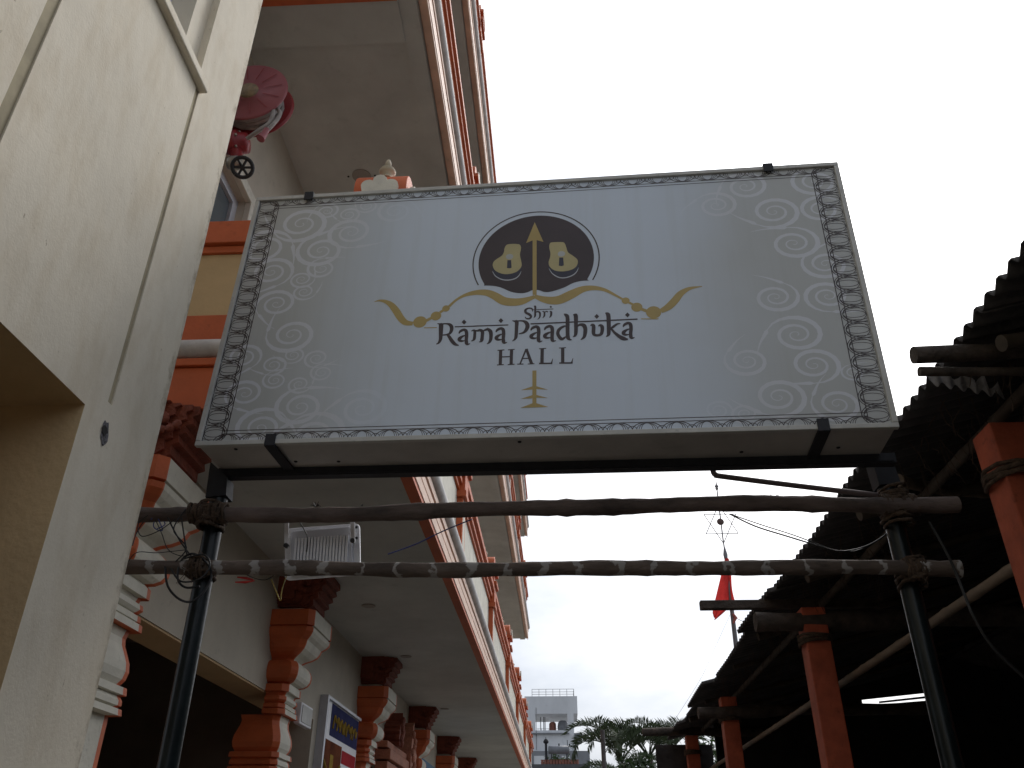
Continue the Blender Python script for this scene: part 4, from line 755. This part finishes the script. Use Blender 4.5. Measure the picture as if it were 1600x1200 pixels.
# ============================================================ FLOODLIGHT
fl = thing('floodlight', 'white finned LED floodlight hanging under the upper wooden pole', 'floodlight', (-1.1, 3.62, 2.85))
FM = Matrix.Translation((-1.075, 3.66, 2.765)) @ Matrix.Rotation(R_(-4), 4, 'Y') @ Matrix.Rotation(R_(12), 4, 'X') @ Matrix.Rotation(R_(3), 4, 'Z')
def flp(mb_, m, name, parent=fl, bevel=0):
    mb_.v = [tuple(FM @ Vector(p)) for p in mb_.v]; return mb_.build(name, m, parent, bevel=bevel)
def rrect(w_, h_, r_, n=5):
    p = []
    for cx, cz, a0 in ((w_-r_, h_-r_, 0), (-w_+r_, h_-r_, 90), (-w_+r_, -h_+r_, 180), (w_-r_, -h_+r_, 270)):
        for j in range(n+1): a = R_(a0+90*j/n); p.append((cx+r_*math.cos(a), cz+r_*math.sin(a)))
    return p
hsg = flp(MB().prism(rrect(0.172, 0.118, 0.022), 'y', 0.0, 0.022), M_white, 'rim_plate', bevel=0.003)
flp(MB().prism(rrect(0.140, 0.100, 0.015), 'y', -0.030, 0.0), M_fin, 'rear_housing', bevel=0.004)
for i in range(17):
    x = -0.126+i*0.0145
    flp(MB().prism([(x,-0.085),(x+0.010,-0.085),(x+0.022,0.062),(x+0.012,0.062)], 'y', -0.046, -0.0302), M_white, 'cooling_fin', hsg)
k = MB()
for x, z in ((0.158,0.10),(0.158,0.05),(-0.158,0.10),(-0.158,-0.04)): k.lathe([(0.006,-0.004),(0.006,0)], (x, -0.0005, z), 8, 'y')
flp(k, M_cblack, 'screw', hsg)
br = MB(); 
for s in (-1, 1): br.box(s*0.150-0.010, s*0.150+0.010, -0.062, -0.056, 0.02, 0.145)
br.box(-0.16, 0.16, -0.0625, -0.040, 0.1455, 0.152)
flp(br, M_white, 'bracket', bevel=0.001)
for s in (-1, 1): flp(MB().lathe([(0.011,-0.014),(0.011,0.012)], (s*0.150, -0.06, 0.03), 10, 'y'), M_cblack, 'pivot_bolt')
flp(MB().prism(rrect(0.150, 0.098, 0.015), 'y', 0.022, 0.026), M_glass, 'glass')

# ============================================================ CABLES
CAB = {'black': M_cblack, 'blue': M_cblue, 'yellow': M_cyel, 'red': M_cred}
CL = [('thick black cable coiled in a loop on the left sign post', 'cable'),('black cable hanging from the upper pole to the lower at left','cable'),('thin black wire ending drooping at the plastered wall corner','wire'),('thin black wire swinging from upper pole towards the cable loop','wire'),('straight black cable drop nearest the left sign post','cable'),('blue wire tangle knotted on the left end of upper pole','wire'),('short black cord crossing the back of the floodlight','cord'),('thin black wire slung under the lower pole with red joints','wire'),('yellow wire pair with a twisted end below the floodlight','wire'),('dark blue wire stretched between the poles in front of the orange cornice','wire'),('black wire sagging from upper pole to the right sign post','wire'),('thinner twin of the black wire sagging to right post','wire'),('black cable dropping from the right post across the dark shed','cable'),('thin stay wire running down from the flag mast','wire')]
WIRES = [
('black',0.005,[(-1.692,3.44,2.633),(-1.669,3.452,2.552),(-1.618,3.464,2.5),(-1.549,3.44,2.478),(-1.506,3.452,2.522),(-1.491,3.464,2.595),(-1.515,3.44,2.65),(-1.59,3.452,2.693),(-1.64,3.464,2.66),(-1.624,3.44,2.576),(-1.588,3.452,2.543),(-1.533,3.464,2.551)]),
('black',0.0035,[(-1.74,3.46,2.867),(-1.69,3.472,2.79),(-1.638,3.484,2.725),(-1.584,3.46,2.675)]),
('black',0.0025,[(-1.789,3.47,2.887),(-1.849,3.482,2.865),(-1.883,3.494,2.81),(-1.876,3.47,2.741)]),
('black',0.002,[(-1.811,3.47,2.878),(-1.764,3.482,2.803),(-1.724,3.494,2.73),(-1.654,3.47,2.691),(-1.614,3.482,2.695)]),
('black',0.0035,[(-1.679,3.46,2.872),(-1.649,3.472,2.774),(-1.626,3.484,2.695)]),
('blue',0.0025,[(-1.814,3.46,2.856),(-1.796,3.472,2.913),(-1.808,3.484,2.835),(-1.75,3.46,2.807),(-1.802,3.472,2.888),(-1.757,3.484,2.846),(-1.775,3.46,2.813)]),
('black',0.0025,[(-1.162,3.52,2.868),(-1.115,3.532,2.793),(-1.112,3.544,2.725)]),
('black',0.0022,[(-1.406,3.52,2.643),(-1.342,3.532,2.611),(-1.281,3.544,2.6),(-1.226,3.52,2.62),(-1.178,3.532,2.664)]),
('yellow',0.0025,[(-1.252,3.54,2.601),(-1.229,3.552,2.556),(-1.206,3.564,2.514),(-1.197,3.54,2.558),(-1.183,3.552,2.653)]),
('blue',0.003,[(-0.749,3.56,2.714),(-0.628,3.572,2.763),(-0.511,3.584,2.826),(-0.377,3.56,2.872)]),
('black',0.0035,[(0.777,3.58,2.884),(0.885,3.592,2.829),(1.021,3.604,2.784),(1.119,3.58,2.738),(1.226,3.592,2.709),(1.32,3.604,2.723),(1.395,3.58,2.748),(1.471,3.592,2.801)]),
('black',0.0025,[(0.782,3.6,2.892),(0.919,3.612,2.842),(1.056,3.624,2.796),(1.203,3.6,2.721),(1.288,3.612,2.712),(1.38,3.624,2.744),(1.451,3.6,2.787)]),
('black',0.006,[(1.534,3.35,2.747),(1.575,3.362,2.627),(1.601,3.374,2.512),(1.607,3.35,2.365),(1.655,3.362,2.241),(1.75,3.374,2.126)]),
('black',0.004,[(6.063,30.0,9.342),(5.422,30.012,8.246),(4.802,30.024,7.186),(3.835,30.0,5.917)]),
]
WIRES += [('black', 0.0022, [(-1.80,3.46,2.90),(-1.86,3.45,2.84),(-1.84,3.46,2.78),(-1.76,3.45,2.80),(-1.70,3.46,2.86)]),
 ('black', 0.003, [(-1.66,3.45,2.90),(-1.69,3.44,2.80),(-1.62,3.45,2.72),(-1.66,3.46,2.66)]),
 ('black', 0.0018, [(-1.88,3.46,2.64),(-1.84,3.45,2.70),(-1.74,3.44,2.695),(-1.62,3.45,2.71)]),
 ('black', 0.004, [(-1.66,3.43,2.62),(-1.60,3.42,2.56),(-1.52,3.42,2.57),(-1.49,3.43,2.63),(-1.53,3.43,2.68),(-1.62,3.43,2.66)])]
CL += [('thin black wire drooping in a small loop below the blue tangle','wire'), ('wavy black wire hanging just left of the post lashing','wire'), ('fine wire lying along the left end of the lower pole','wire'), ('smaller inner coil of black cable around the left sign post','cable')]
for (c, r, p), (lb, ct) in zip(WIRES, CL):
    o = MB().tube(smooth_path(p, 7), r, 7).build('cable' if ct == 'cable' else ct, CAB[c]); tag(o, lb, ct)
    if 'red joints' in lb:
        j = MB(); j.tube([(-1.39,3.50,2.60),(-1.35,3.50,2.595),(-1.32,3.51,2.59)], [0.003,0.006,0.003], 6); j.tube([(-1.395,3.50,2.578),(-1.35,3.50,2.577),(-1.31,3.5,2.583)], [0.003,0.006,0.003], 6); j.build('joint_sleeve', M_cred, o)

# ============================================================ SHED ON THE RIGHT
shed = thing('open_shed', 'dark open shed with ragged corrugated roof and orange posts', 'shed', (2.0, 6.0, 0))
EX, EZ, SL = 1.75, 3.485, 0.24
def sheet(y0, wd, over, dz, tilt, x1=6.2, flip=False, seg=6):
    mb = MB(); pitch = 0.105; n = int(wd/pitch*seg); vs = []
    xs = [EX+over, EX+over+0.5, 4.0, x1]
    for i in range(n+1):
        y = y0+wd*i/n; h = 0.024*math.cos(2*math.pi*y/pitch)
        for x in xs:
            xx = x if not flip else 12.4-x
            vs.append((xx, y, EZ-0.008*(y-2.5)+(x-EX)*SL+h+dz+tilt*(y-y0)+0.010*math.sin(x*3+y*2)))
    m = len(xs); fs = [(i*m+j, i*m+j+1, (i+1)*m+j+1, (i+1)*m+j) for i in range(n) for j in range(m-1)]
    mb.add(vs, fs, True); o = mb.build('roof_sheet', M_asb, shed)
    so_ = o.modifiers.new('thick', 'SOLIDIFY'); so_.thickness = 0.007; so_.offset = 1
    return o
q = random.Random(21); y = -7.5
while y < 14.2:
    far = y > 6.5
    ov = q.uniform(-0.035, 0.015) if not far else q.uniform(-0.08, 0.09)
    if 4.2 < y < 5.2: ov = 0.0
    sheet(y, 1.05 if not far else 1.4, ov, q.uniform(0.0, 0.012)+(0.014 if int(y*10) % 2 else 0)+(q.uniform(-0.015, 0.015) if far else 0), q.uniform(-0.012, 0.004)*(2 if far else 1))
    sheet(y, 1.05, 0, q.uniform(0, 0.02), 0, flip=True, seg=4)
    y += 0.945
sw = MB(); sw.box(10.6, 10.75, -8, 15, 0, 3.9); sw.box(1.9, 10.6, -8, -7.8, 0, 4.5); sw.build('added_back_wall', M_shedwall, shed)  # near-black closing walls, added to keep the shed interior dark
ew = MB()                                   # far end wall, patched with boards that leave slits of daylight
ew.box(2.4, 10.6, 14.2, 14.3, 0, 3.60)
ew.add([(2.1,14.2,3.60),(4.75,14.2,3.60),(4.75,14.2,4.22),(2.1,14.2,3.56)], [(0,1,2,3)]); ew.add([(6.0,14.2,3.60),(10.5,14.2,3.60),(6.2,14.2,4.58),(6.0,14.2,4.52)], [(0,1,2,3)])
ew.add([(4.75,14.21,3.845),(6.0,14.21,3.965),(6.0,14.21,4.52),(4.75,14.21,4.22)], [(0,1,2,3)])
ew.add([(4.75,14.20,3.60),(6.0,14.20,3.60),(6.0,14.20,3.86),(5.5,14.20,3.80),(5.1,14.20,3.745),(4.75,14.20,3.74)], [(0,1,2,3,4,5)])
ew.add([(5.0,14.18,3.79),(5.75,14.18,3.86),(5.75,14.18,3.895),(5.0,14.18,3.82)], [(0,1,2,3)])
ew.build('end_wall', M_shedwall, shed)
B(1.95, 10.6, -8, 14.2, 0.004, 0.03).build('shed_floor', mat('earth_floor', (0.07, 0.06, 0.05), 0.95, 0.3, 2), shed)
for yc_ in (0.0, 3.64, 6.78, 10.70, 14.0):
    c = MB(); a = 0.092; xq = 2.10 if yc_ < 5 else 2.0
    c.prism([(xq-a,yc_-a),(xq+a,yc_-a),(xq+a,yc_+a),(xq-a,yc_+a)], 'z', 0, 3.30)
    o = c.build('shed_post', M_shedcol, shed, bevel=0.008)
    b_ = MB(); pts = [(xq+0.11*math.cos(t)*1.25*(1 if abs(math.cos(t)) < .7 else .93), yc_+0.11*math.sin(t)*1.25, 3.03+0.012*i/10+0.01*math.sin(i)) for i, t in enumerate([2*math.pi*j/10 for j in range(50)])]
    b_.tube(pts, 0.011, 6); b_.build('rope_binding', M_coir, o)
def bam(p0, p1, r, name='bamboo_pole', m=M_bamboo, parent=shed, seed=1):
    p0, p1 = Vector(p0), Vector(p1); n = max(12, int((p1-p0).length*16)); q = random.Random(seed); pts = []; rr = []
    for i in range(n+1):
        t = i/n; p = p0.lerp(p1, t)+Vector((0.02*math.sin(t*5+seed), 0.01*math.sin(t*9), 0.022*math.sin(t*4.3+seed)))
        pts.append(p); rr.append(r*(1.14 if i % 6 == 0 else 1.0)*(1-0.12*t))
    return MB().tube(pts, rr, 10).build(name, m, parent)
bam((2.22,3.75,2.79),(2.20,15.0,2.80),0.027,seed=4)
bam((2.13,2.6,3.38),(2.16,14.0,3.38),0.03,m=M_bamd,seed=2)
bam((1.92,4.45,3.40),(3.6,5.9,3.86),0.034,seed=3)
for i, yb in enumerate((3.0, 4.9, 6.2, 8.1, 9.5, 11.6, 13.0)): bam((1.86,yb,3.395),(6.1,yb+0.3,4.42),0.032,m=M_bamd,seed=10+i)
def raw(p0, p1, r, seed, name='log_beam', m=M_log):
    p0, p1 = Vector(p0), Vector(p1); pts = []; rr = []; n = 14
    for i in range(n+1):
        t = i/n; pts.append(p0.lerp(p1, t)+Vector((0,0.015*math.sin(t*6+seed),0.012*math.sin(t*8+seed)))); rr.append(r*(1+0.08*math.sin(t*17+seed)))
    return MB().tube(pts, rr, 11, jit=0.14).build(name, m, shed)
raw((1.54,3.10,3.395),(4.2,3.15,3.50),0.036,1); raw((1.56,3.13,3.33),(3.4,3.2,3.36),0.02,2)
raw((1.55,6.74,3.20),(4.4,6.85,3.26),0.075,3); raw((1.62,10.6,3.12),(4.4,10.8,3.2),0.07,4); raw((1.25,13.95,3.36),(3.2,14.05,3.36),0.06,5)
MB().tube([(6.2,-8,4.52),(6.2,3,4.53),(6.2,15,4.52)], 0.11, 10).build('ridge_cap', M_asb, shed)
pk = MB(); pk.box(1.16, 2.6, 6.87, 6.94, 3.345, 3.415); pk.build('square_batten', M_log, shed, bevel=0.006)
rg = MB()
for i in range(40):
    x = 1.66+0.30*i/39
    rg.v += [(x, 3.28+0.02*math.sin(i), 3.44-0.10*i/39+0.02*math.sin(i*.7)), (x+0.01, 3.30, 3.39-0.08*i/39-0.03*math.sin(i*.45)**2)]
rg.f += [(2*i, 2*i+1, 2*i+3, 2*i+2) for i in range(39)]; rg.sm += [True]*39
rg.build('torn_sheet', mat('pale_rag', (0.30, 0.29, 0.29), 0.9, 0.3, 15, 0.5, 60), shed)
th = MB(); q = random.Random(5)               # frayed coir and straw hanging under the eave
for i in range(420):
    p = Vector((q.uniform(1.85, 2.4), q.uniform(2.9, 13.5), 3.42+q.uniform(-.05,.08))); d = Vector((q.uniform(-.08,.08), q.uniform(-.1,.1), -q.uniform(.04,.26)))
    th.tube([p, p+d*0.5+Vector((q.uniform(-.02,.02),0,0)), p+d], 0.0022, 3, False)
tag(th.build('hanging_straw', M_coir, shed), kind='stuff')
fp = MB(); n = 40                              # upright corrugated sheet closing the far end by the street
for i in range(n+1): 
    z = 0.2+3.05*i/n
    fp.v += [(1.50, 14.6+0.02*math.cos(2*math.pi*z/0.16), z), (2.4, 14.6+0.02*math.cos(2*math.pi*z/0.16), z)]
fp.f += [(2*i, 2*i+1, 2*i+3, 2*i+2) for i in range(n)]; fp.sm += [True]*n
o = fp.build('side_sheet', M_asb, shed); s_ = o.modifiers.new('thick', 'SOLIDIFY'); s_.thickness = 0.006

# ============================================================ FLAG MAST
fm = thing('flag_mast', 'tall thin mast with six-pointed star finial and red pennant', 'flag', (4.5, 22, 0))
FX, FY = 4.5, 22.0
MB().tube([(FX-0.02,FY,0),(FX-0.01,FY,6.4),(FX+0.02,FY,8.75)], [0.08,0.062,0.045], 12).build('mast', mat('mast_grey', (0.16, 0.155, 0.16), 0.5, 0.2, 3), fm)
MB().tube([(FX+0.02,FY,8.7),(FX+0.01,FY,9.3),(FX+0.02,FY,10.95)], 0.018, 8).build('rod', M_rail, fm)
k = MB(); R = 0.50; zc_ = 9.72
for s in (1, -1):
    P = [(FX+0.01+R*math.sin(a), FY, zc_+s*R*math.cos(a)*1.12) for a in (0, 2*math.pi/3, 4*math.pi/3)]
    for i in range(3): k.tube([P[i], P[(i+1) % 3]], 0.011, 6)
k.build('star_frame', M_rail, fm)
MB().lathe([(0.02,-0.03),(0.085,-0.025),(0.10,0),(0.085,0.025),(0.02,0.03)], (FX, FY, 9.78), 12, 'y').build('boss', mat('boss_brown', (0.12, 0.07, 0.06), 0.6), fm)
MB().lathe([(0.02,0),(0.05,0.03),(0.03,0.07),(0.06,0.10),(0.03,0.15),(0.01,0.2)], (FX+0.02, FY, 10.72), 10).build('tip', M_rail, fm)
MB().lathe([(0.05,-0.1),(0.06,0),(0.04,0.1),(0.02,0.2)], (FX+0.02, FY, 8.85), 10).build('collar', M_rail, fm)
k = MB(); nx, nz2 = 10, 22; A_ = [(4.36,8.15),(4.58,8.15)]
for j in range(nz2+1):
    t = j/nz2
    xl = 4.48-0.55*t if t < 0.9 else 3.985+(t-0.9)*0.2; xr = 4.58+0.02*math.sin(t*9)-(0.0 if t < .72 else (t-.72)*2.0)
    for i in range(nx+1):
        s = i/nx; k.v.append((xl+(xr-xl)*s, FY-0.09+0.07*math.sin(s*8+t*3)*(0.3+t), 8.72-1.58*t-0.06*s*t))
k.f += [(j*(nx+1)+i, j*(nx+1)+i+1, (j+1)*(nx+1)+i+1, (j+1)*(nx+1)+i) for j in range(nz2) for i in range(nx)]; k.sm += [True]*(nx*nz2)
fo = k.build('pennant', M_flag, fm)
def translucent(m, fac=0.45):
    t = m.node_tree; b = t.nodes['Principled BSDF']; o_ = [n for n in t.nodes if n.type == 'OUTPUT_MATERIAL'][0]
    tr_ = t.nodes.new('ShaderNodeBsdfTranslucent'); mx_ = t.nodes.new('ShaderNodeMixShader'); mx_.inputs[0].default_value = fac
    src = b.inputs['Base Color'].links[0].from_socket; t.links.new(src, tr_.inputs['Color'])
    t.links.new(b.outputs[0], mx_.inputs[1]); t.links.new(tr_.outputs[0], mx_.inputs[2]); t.links.new(mx_.outputs[0], o_.inputs['Surface'])
translucent(M_flag, 0.6); translucent(M_leaf, 0.15); translucent(M_leafd, 0.4)
MB().tube([(FX+0.0,FY-0.07,7.25),(FX+0.06,FY-0.07,7.15),(FX-0.02,FY-0.07,7.0)], [0.03,0.05,0.02], 6).build('knotted_cord', mat('faded_cloth', (0.4, 0.12, 0.1), 0.9), fm)
MB().tube(smooth_path([(FX,FY,7.2),(FX+0.5,FY,6.95),(FX+1.2,FY,6.75)], 4), 0.008, 4).build('stay', M_rail, fm)

# ============================================================ FAR BUILDINGS
fb = thing('water_tower_building', 'distant white building with roof railing and open tank room', 'building', (-0.9, 103, 0))
k = MB(); FX0, FX1, FY0, FY1 = -3.75, 1.45, 100.0, 106.0
k.box(FX0, FX1, FY0, FY1, 0, 12.9); 
k.box(FX0-0.3, FX1+0.45, FY0-0.002, FY1, 16.75, 18.62)                  # parapet block over the tank room
k.box(FX0, -2.85, FY0, FY0+0.5, 12.9, 16.75); k.box(0.75, FX1, FY0, FY0+0.5, 12.9, 16.75); k.box(-2.85, 0.75, FY0, FY0+0.3, 12.9, 15.02)
k.box(FX0, -3.2, FY1-0.5, FY1, 12.9, 16.75); k.box(1.0, FX1, FY1-0.5, FY1, 12.9, 16.75)
k.build('wall', M_farw, fb)
B(-3.7, 0.9, FY0-0.35, FY0-0.003, 14.62, 14.72).build('ledge', M_farg, fb)
B(FX1, FX1+0.9, FY0+0.2, FY1, 14.3, 14.75).build('side_slab', M_farg, fb)
B(FX0-0.2, FX1+1.6, FY0-0.9, FY0-0.01, 9.0, 12.8).build('lower_wall', M_farg, fb)
for x0, x1 in ((-3.0, -1.6), (0.0, 0.9)): B(x0, x1, FY0-0.96, FY0-0.905, 10.4, 12.3).build('window', M_farw, fb)
r_ = MB()
for i in range(7):
    x = -3.2+4.75*i/6; r_.tube([(x,FY0+0.1,18.62),(x,FY0+0.1,19.42)], 0.028, 5)
for z in (18.85, 19.1, 19.40): r_.tube([(-3.2,FY0+0.1,z),(1.55,FY0+0.1,z)], 0.025, 5)
for i in range(5): r_.tube([(1.55,FY0+0.1+1.2*i,18.62),(1.55,FY0+0.1+1.2*i,19.42)], 0.028, 5)
for z in (18.85, 19.1, 19.40): r_.tube([(1.55,FY0+0.1,z),(1.55,FY1,z)], 0.025, 5)
r_.build('roof_railing', M_rail, fb)
r_ = MB()
for z in (15.5, 15.95): r_.tube([(-2.85,FY1-0.3,z),(1.0,FY1-0.3,z)], 0.025, 5); r_.tube([(1.0,FY0+.6,z),(2.2,FY0+.6,z)], 0.025, 5)
for i in range(9): r_.tube([(-2.7+0.42*i,FY1-0.3,14.9),(-2.7+0.42*i,FY1-0.3,16.0)], 0.02, 5)
for x in (-2.3, -1.95, -1.8): r_.tube([(x,FY0+2,14.9),(x,FY0+2,16.7)], 0.05, 6)
r_.build('tank_room_rail', M_rail, fb)
MB().lathe([(0.40,0),(0.40,1.0),(0.34,1.2),(0.2,1.28),(0.01,1.3)], (-0.95, FY0+2.5, 14.95), 16).build('red_tank', M_terr, fb)
MB().lathe([(0.35,0),(0.55,0.25),(0.62,0.7),(0.55,1.15),(0.35,1.38),(0.01,1.42)], (0.22, FY0+2.2, 14.95), 18).build('round_tank', M_tank, fb)
MB().tube([(-2.75,FY0-0.06,13),(-2.75,FY0-0.06,17.4)], 0.03, 5).build('downpipe', M_rail, fb)

rh = thing('roof_terrace_house', 'low house roof with terracotta edge in front of white building', 'building', (-0.3, 77, 0))
B(-2.7, 2.0, 75.0, 80.0, 0, 9.05).build('wall', mat('house_dark', (0.10, 0.10, 0.105), 0.9), rh)
for i in range(13):
    x = -1.6+0.24*i; MB().lathe([(0.10,0),(0.13,0.12),(0.10,0.28),(0.14,0.36)], (x, 75.3, 9.05), 8).build('terracotta_pot', M_terr, rh)
wh = thing('solar_water_heater', 'grey cylindrical water heater tank on the far roof', 'water tank', (-0.2, 75.5, 9.05))
MB().lathe([(0.01,-0.9),(0.26,-0.88),(0.32,-0.84),(0.32,0.84),(0.26,0.88),(0.01,0.9)], (-0.22, 75.6, 10.2), 18, 'x').build('tank', M_tank, wh)
k = MB()
for x in (-0.85, 0.4): k.tube([(x,75.6,9.05),(x,75.6,10.0)], 0.04, 5)
k.tube([(0.5,75.6,9.3),(0.5,75.6,10.95)], 0.03, 5); k.lathe([(0.06,0),(0.06,0.16)], (-0.2,75.6,10.52), 8); k.lathe([(0.06,0),(0.06,0.16)], (0.68,75.6,10.5), 8)
k.build('stand', M_blackst, wh)
vp = thing('roof_vent_pipe', 'dark vent pipe with round cowl left of the water heater', 'vent pipe', (-1.28, 75.4, 9.05))
MB().tube([(-1.28,75.4,9.05),(-1.28,75.4,10.75)], 0.10, 8).build('pipe', M_blackst, vp)
MB().lathe([(0.1,-0.1),(0.2,-0.05),(0.23,0.06),(0.15,0.22),(0.03,0.3),(0.02,0.42)], (-1.28, 75.4, 10.75), 12).build('cowl', M_blackst, vp)

# ============================================================ PALMS AND SHRUBS
def frond(mb, base, az, elev, L, droop, q, nl=46, lw=0.046, ll=0.42):
    d = Vector((math.sin(az)*math.cos(elev), math.cos(az)*math.cos(elev), math.sin(elev))); h_ = Vector((math.sin(az), math.cos(az), 0)); side = Vector((math.cos(az), -math.sin(az), 0))
    pts = []; p = Vector(base); e = elev; n = 18
    for i in range(n+1):
        pts.append(p.copy()); p = p+(h_*math.cos(e)+Vector((0,0,1))*math.sin(e))*L/n; e -= droop/n*(0.5+1.1*i/n)
    mb.tube(pts, [0.024*(1-i/n)+0.005 for i in range(n+1)], 5, False)
    for i in range(nl):
        t = 0.22+0.78*i/(nl-1); f_ = t*n; a = int(min(n-1, f_)); p = pts[a].lerp(pts[a+1], f_-a); tg = (pts[a+1]-pts[a]).normalized()
        nrm = side.cross(tg).normalized()
        if nrm.dot(h_*math.sin(elev)*-1+Vector((0,0,1))) < 0: nrm = -nrm
        l = ll*(0.5+0.65*math.sin(math.pi*min(1, t*0.95+0.02)))*q.uniform(.85, 1.12)
        for s in (-1, 1):
            dr = (side*s*0.62+tg*0.55+nrm*q.uniform(.35, .7)).normalized()
            e1_ = p+dr*l*0.55; e2_ = p+dr*l+Vector((0,0,-l*0.16)); w_ = tg*lw*0.5
            mb.add([p-w_*.6, p+w_*.6, e1_+w_, e1_-w_, e2_], [(0,1,2,3),(3,2,4)])
def palm(x, y, h, azs, L, seed, label):
    q = random.Random(seed); t_ = thing('palm_tree', label, 'palm', (x, y, 0), 'palms beyond the shed')
    MB().tube([(x+0.05*math.sin(i), y, h*i/8) for i in range(9)], [0.12-0.006*i for i in range(9)], 9).build('trunk', M_trunk, t_)
    for a in azs:
        f = MB(); frond(f, (x, y, h), R_(a+q.uniform(-8, 8)), R_(q.uniform(58, 76)), L*q.uniform(.9, 1.08), R_(q.uniform(120, 150)), q)
        f.build('frond', M_leaf, t_)
palm(1.95, 30, 4.55, (-95, -80, -60, 70, 95, 110, 180, -140, 20, -20), 2.4, 1, 'feathery palm nearest the white building')
palm(2.95, 31, 4.75, (-100, -75, -88, 85, 100, 60, 150, -30, 10), 2.5, 2, 'feathery palm in the middle of the clump')
palm(3.75, 32.5, 4.85, (-95, -75, -120, 90, 75, 170, 30, -10), 2.5, 3, 'feathery palm touching the shed roof edge')
palm(2.4, 36, 4.3, (-90, 80, -50, 130, 190), 2.3, 4, 'darker palm at the back of the clump')
palm(-0.75, 40, 3.4, (-80, 60, 100, 180, -130), 1.7, 5, 'small palm below the hall cornice end')
def leafball(name, c, r, n, seed, label, cat, lsize=0.12, m=M_leafd):
    q = random.Random(seed); t_ = thing(name, label, cat, (c[0], c[1], 0))
    MB().tube([(c[0],c[1],0),(c[0],c[1],c[2]*0.6),(c[0]+.1,c[1],c[2])], [0.10,0.07,0.02], 7).build('trunk', M_trunk, t_)
    mb = MB(); cl = [(Vector(c)+Vector((q.gauss(0,.5)*r[0], q.gauss(0,.5)*r[1], q.gauss(0,.42)*r[2])), q.uniform(.2,.4)) for _ in range(26)]
    for i in range(n):
        b, rr = q.choice(cl); p = b+Vector((q.gauss(0,.5), q.gauss(0,.5), q.gauss(0,.5)))*rr*r[0]
        a = Vector((q.uniform(-1,1),q.uniform(-1,1),q.uniform(-.6,.6))).normalized(); b2 = a.orthogonal().normalized(); s = lsize*q.uniform(.6,1.3)
        mb.add([p-a*s, p+b2*s*0.4, p+a*s, p-b2*s*0.4], [(0,1,2,3)])
    mb.build('crown', m, t_)
leafball('shrub', (2.6, 29, 3.6), (1.5, 0.8, 1.0), 2200, 3, 'dense dark green bush below the palms', 'bush')
leafball('shrub', (4.2, 28, 4.1), (0.8, 0.8, 0.8), 1400, 4, 'bright green bush behind the end of the shed', 'bush')
leafball('shrub', (-0.2, 78, 9.5), (0.8, 0.5, 0.45), 500, 6, 'patch of greenery on the far roof by the heater tank', 'bush', 0.2)
lpst = MB(); lpst.tube([(1.20,26,0),(1.20,26,3.0),(1.19,26,5.02)], [0.075,0.07,0.062], 10); tag(lpst.build('service_post', mat('post_grey_brown', (0.10, 0.09, 0.09), 0.8, 0.3, 5)), 'plain dark grey post standing in front of the palms', 'post')
